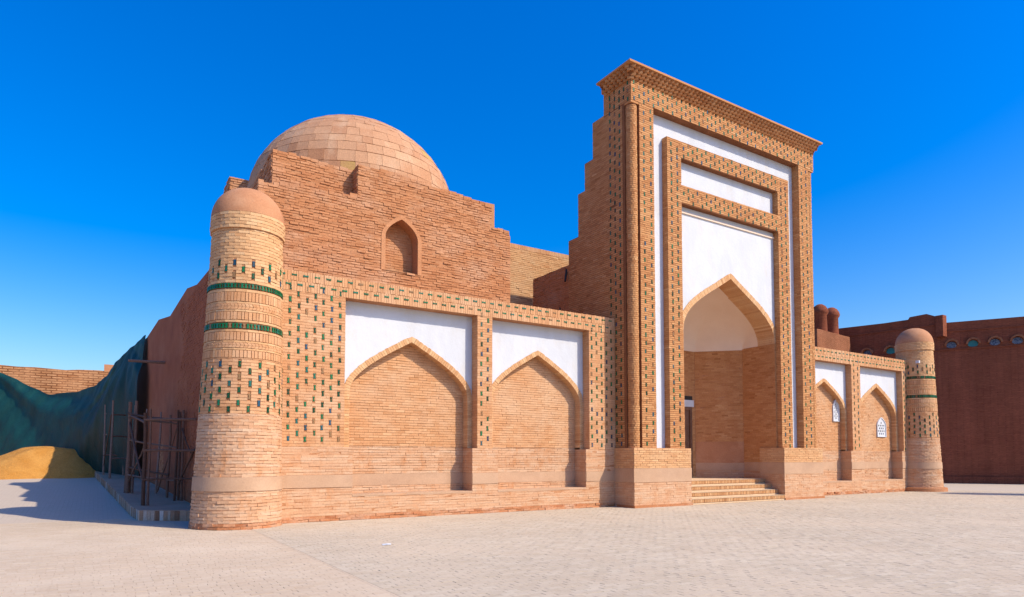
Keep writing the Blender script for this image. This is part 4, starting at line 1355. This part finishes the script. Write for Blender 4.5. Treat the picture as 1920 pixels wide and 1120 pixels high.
# ------------------------------------------------------------------ neighbouring building on the right, in the shade
nb = empty('neighbouring_building', (47, 20, 0), 'high red brick wall in the shade, coloured darker for it, with a row of small tiled niches', 'building')
A0, A1, A2 = (54.9, 7.34), (46.9, 21.2), (44.7, 32.0)
m1, L1 = segment(A1, A0, side=1)
m2, L2 = segment(A2, A1, side=1)
w_ = MB()
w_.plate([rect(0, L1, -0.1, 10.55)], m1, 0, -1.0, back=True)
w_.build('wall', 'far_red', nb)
w_ = MB()
rag = [(L2, 11.0), (L2 - 0.6, 11.28), (L2 - 1.6, 11.22), (L2 - 1.7, 11.06), (L2 - 3.2, 11.04), (L2 - 6, 11.1), (0, 11.1)]
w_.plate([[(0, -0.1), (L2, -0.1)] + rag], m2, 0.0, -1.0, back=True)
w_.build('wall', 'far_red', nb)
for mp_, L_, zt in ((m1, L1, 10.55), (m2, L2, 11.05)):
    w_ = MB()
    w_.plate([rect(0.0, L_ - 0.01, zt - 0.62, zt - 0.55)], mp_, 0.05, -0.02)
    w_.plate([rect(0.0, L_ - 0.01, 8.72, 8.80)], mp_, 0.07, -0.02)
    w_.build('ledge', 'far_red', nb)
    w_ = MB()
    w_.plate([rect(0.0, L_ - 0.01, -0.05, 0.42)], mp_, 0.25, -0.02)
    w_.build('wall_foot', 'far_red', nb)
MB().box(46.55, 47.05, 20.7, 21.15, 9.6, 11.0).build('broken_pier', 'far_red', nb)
def hooded(mp_, a, k):
    ring = [(a + 0.40 * math.cos(t), 9.02 + 0.40 * math.sin(t)) for t in np.linspace(0, math.pi, 13)]
    inn = [(a + 0.29 * math.cos(t), 9.02 + 0.29 * math.sin(t)) for t in np.linspace(math.pi, 0, 13)]
    h_ = MB()
    h_.plate([ring + inn], mp_, 0.26, -0.02)
    h = h_.build('niche_hood', 'far_mid', nb)
    d_ = MB()
    d_.plate([[(a + 0.28 * math.cos(t), 8.98 + (0.28 if math.sin(t) > 0 else 0.14) * math.sin(t)) for t in np.linspace(0, 2 * math.pi, 20)[:-1]]], mp_, 0.03, -0.02)
    d_.build('niche_tile', 'turquoise' if k % 3 == 1 else 'blue_tile', h)
for k, a in enumerate(np.arange(0.75, L1 - 0.5, 1.16)):
    hooded(m1, a, k)
for k, a in enumerate(np.arange(L2 - 1.3, 1.0, -1.5)):
    hooded(m2, a, k)

tb = empty('turret_block', (42.5, 27, 0), 'small brick block with two round turrets beyond the right wall', 'building')
MB().add([(41.3, 26.2, 0), (46.2, 26.2, 0), (45.2, 26.2, 10.25), (41.3, 26.2, 10.45), (41.3, 29, 0), (46.2, 29, 0), (45.2, 29, 10.25), (41.3, 29, 10.45)],
         [(0, 1, 2, 3), (4, 7, 6, 5), (0, 3, 7, 4), (1, 5, 6, 2), (3, 2, 6, 7)]).build('wall', 'far_mid', tb)
for x, y, lbl in ((42.62, 26.8, None), (44.25, 26.95, None)):
    t_ = MB().lathe(x, y, [(0.47, 10.2), (0.44, 11.6), (0.53, 11.72), (0.56, 11.85), (0.52, 12.02), (0.38, 12.24), (0.18, 12.38), (0.002, 12.42)], 20)
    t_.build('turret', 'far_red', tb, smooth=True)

rt_ = empty('round_tower', (38.4, 6.9, 0.0), 'round brick tower standing just outside the picture on the right', 'tower')
MB().lathe(38.4, 6.9, [(1.25, -0.05), (1.15, 0.3), (0.92, 7.3)], 40).build('shaft', 'far_lit', rt_, smooth=True)
MB().lathe(38.4, 6.9, [(0.92, 7.3), (0.97, 7.31), (0.97, 7.7), (0.86, 8.1), (0.6, 8.45), (0.3, 8.62), (0.002, 8.68)], 40).build('cap', 'clay', rt_, smooth=True)

fl = empty('floodlight', (33.95, 16.4, 6.3), 'small floodlight on a bracket at the right wall end beside the far tower', 'floodlight')
MB().tube((33.95, 16.75, 6.28), (34.0, 16.35, 6.33), 0.02).build('bracket', 'iron', fl)
MB().box(33.9, 34.2, 16.2, 16.4, 6.27, 6.4).build('lamp_head', 'white', fl)

pp = [(4.5, 11.5), (4.58, 11.47), (4.67, 11.52), (4.7, 11.6), (4.6, 11.66), (4.52, 11.6)]
paper = MB()
n_ = len(pp)
paper.add([(x, y, 0.006 + 0.01 * (i % 2)) for i, (x, y) in enumerate(pp)] + [(x, y, 0.009 + 0.01 * (i % 2)) for i, (x, y) in enumerate(pp)] + [(4.6, 11.56, 0.03)],
          [(i, (i + 1) % n_, n_ + (i + 1) % n_, n_ + i) for i in range(n_)] + [(n_ + i, n_ + (i + 1) % n_, 2 * n_) for i in range(n_)])
tag(paper.build('paper_scrap', 'white'), 'small crumpled white scrap lying on the paving', 'paper')

# ------------------------------------------------------------------ settle the pooled pieces
settle('brick', 'brick', 'brickwork')
settle('tile', 'glazed_tile', 'glazed_tilework')
settle('upright', 'upright_brick', 'upright_brickwork')
settle('voussoir', 'arch_brick', 'arch_brickwork')
settle('paver', 'paver', 'paving')
settle('dentil', 'cornice_brick', 'cornice_brickwork')
settle('step_brick', 'step_brick', 'step_brickwork')
settle('dome_tile', 'dome_tile', 'dome_tilework')
settle('edge_brick', 'edge_brick', 'edge_brickwork')
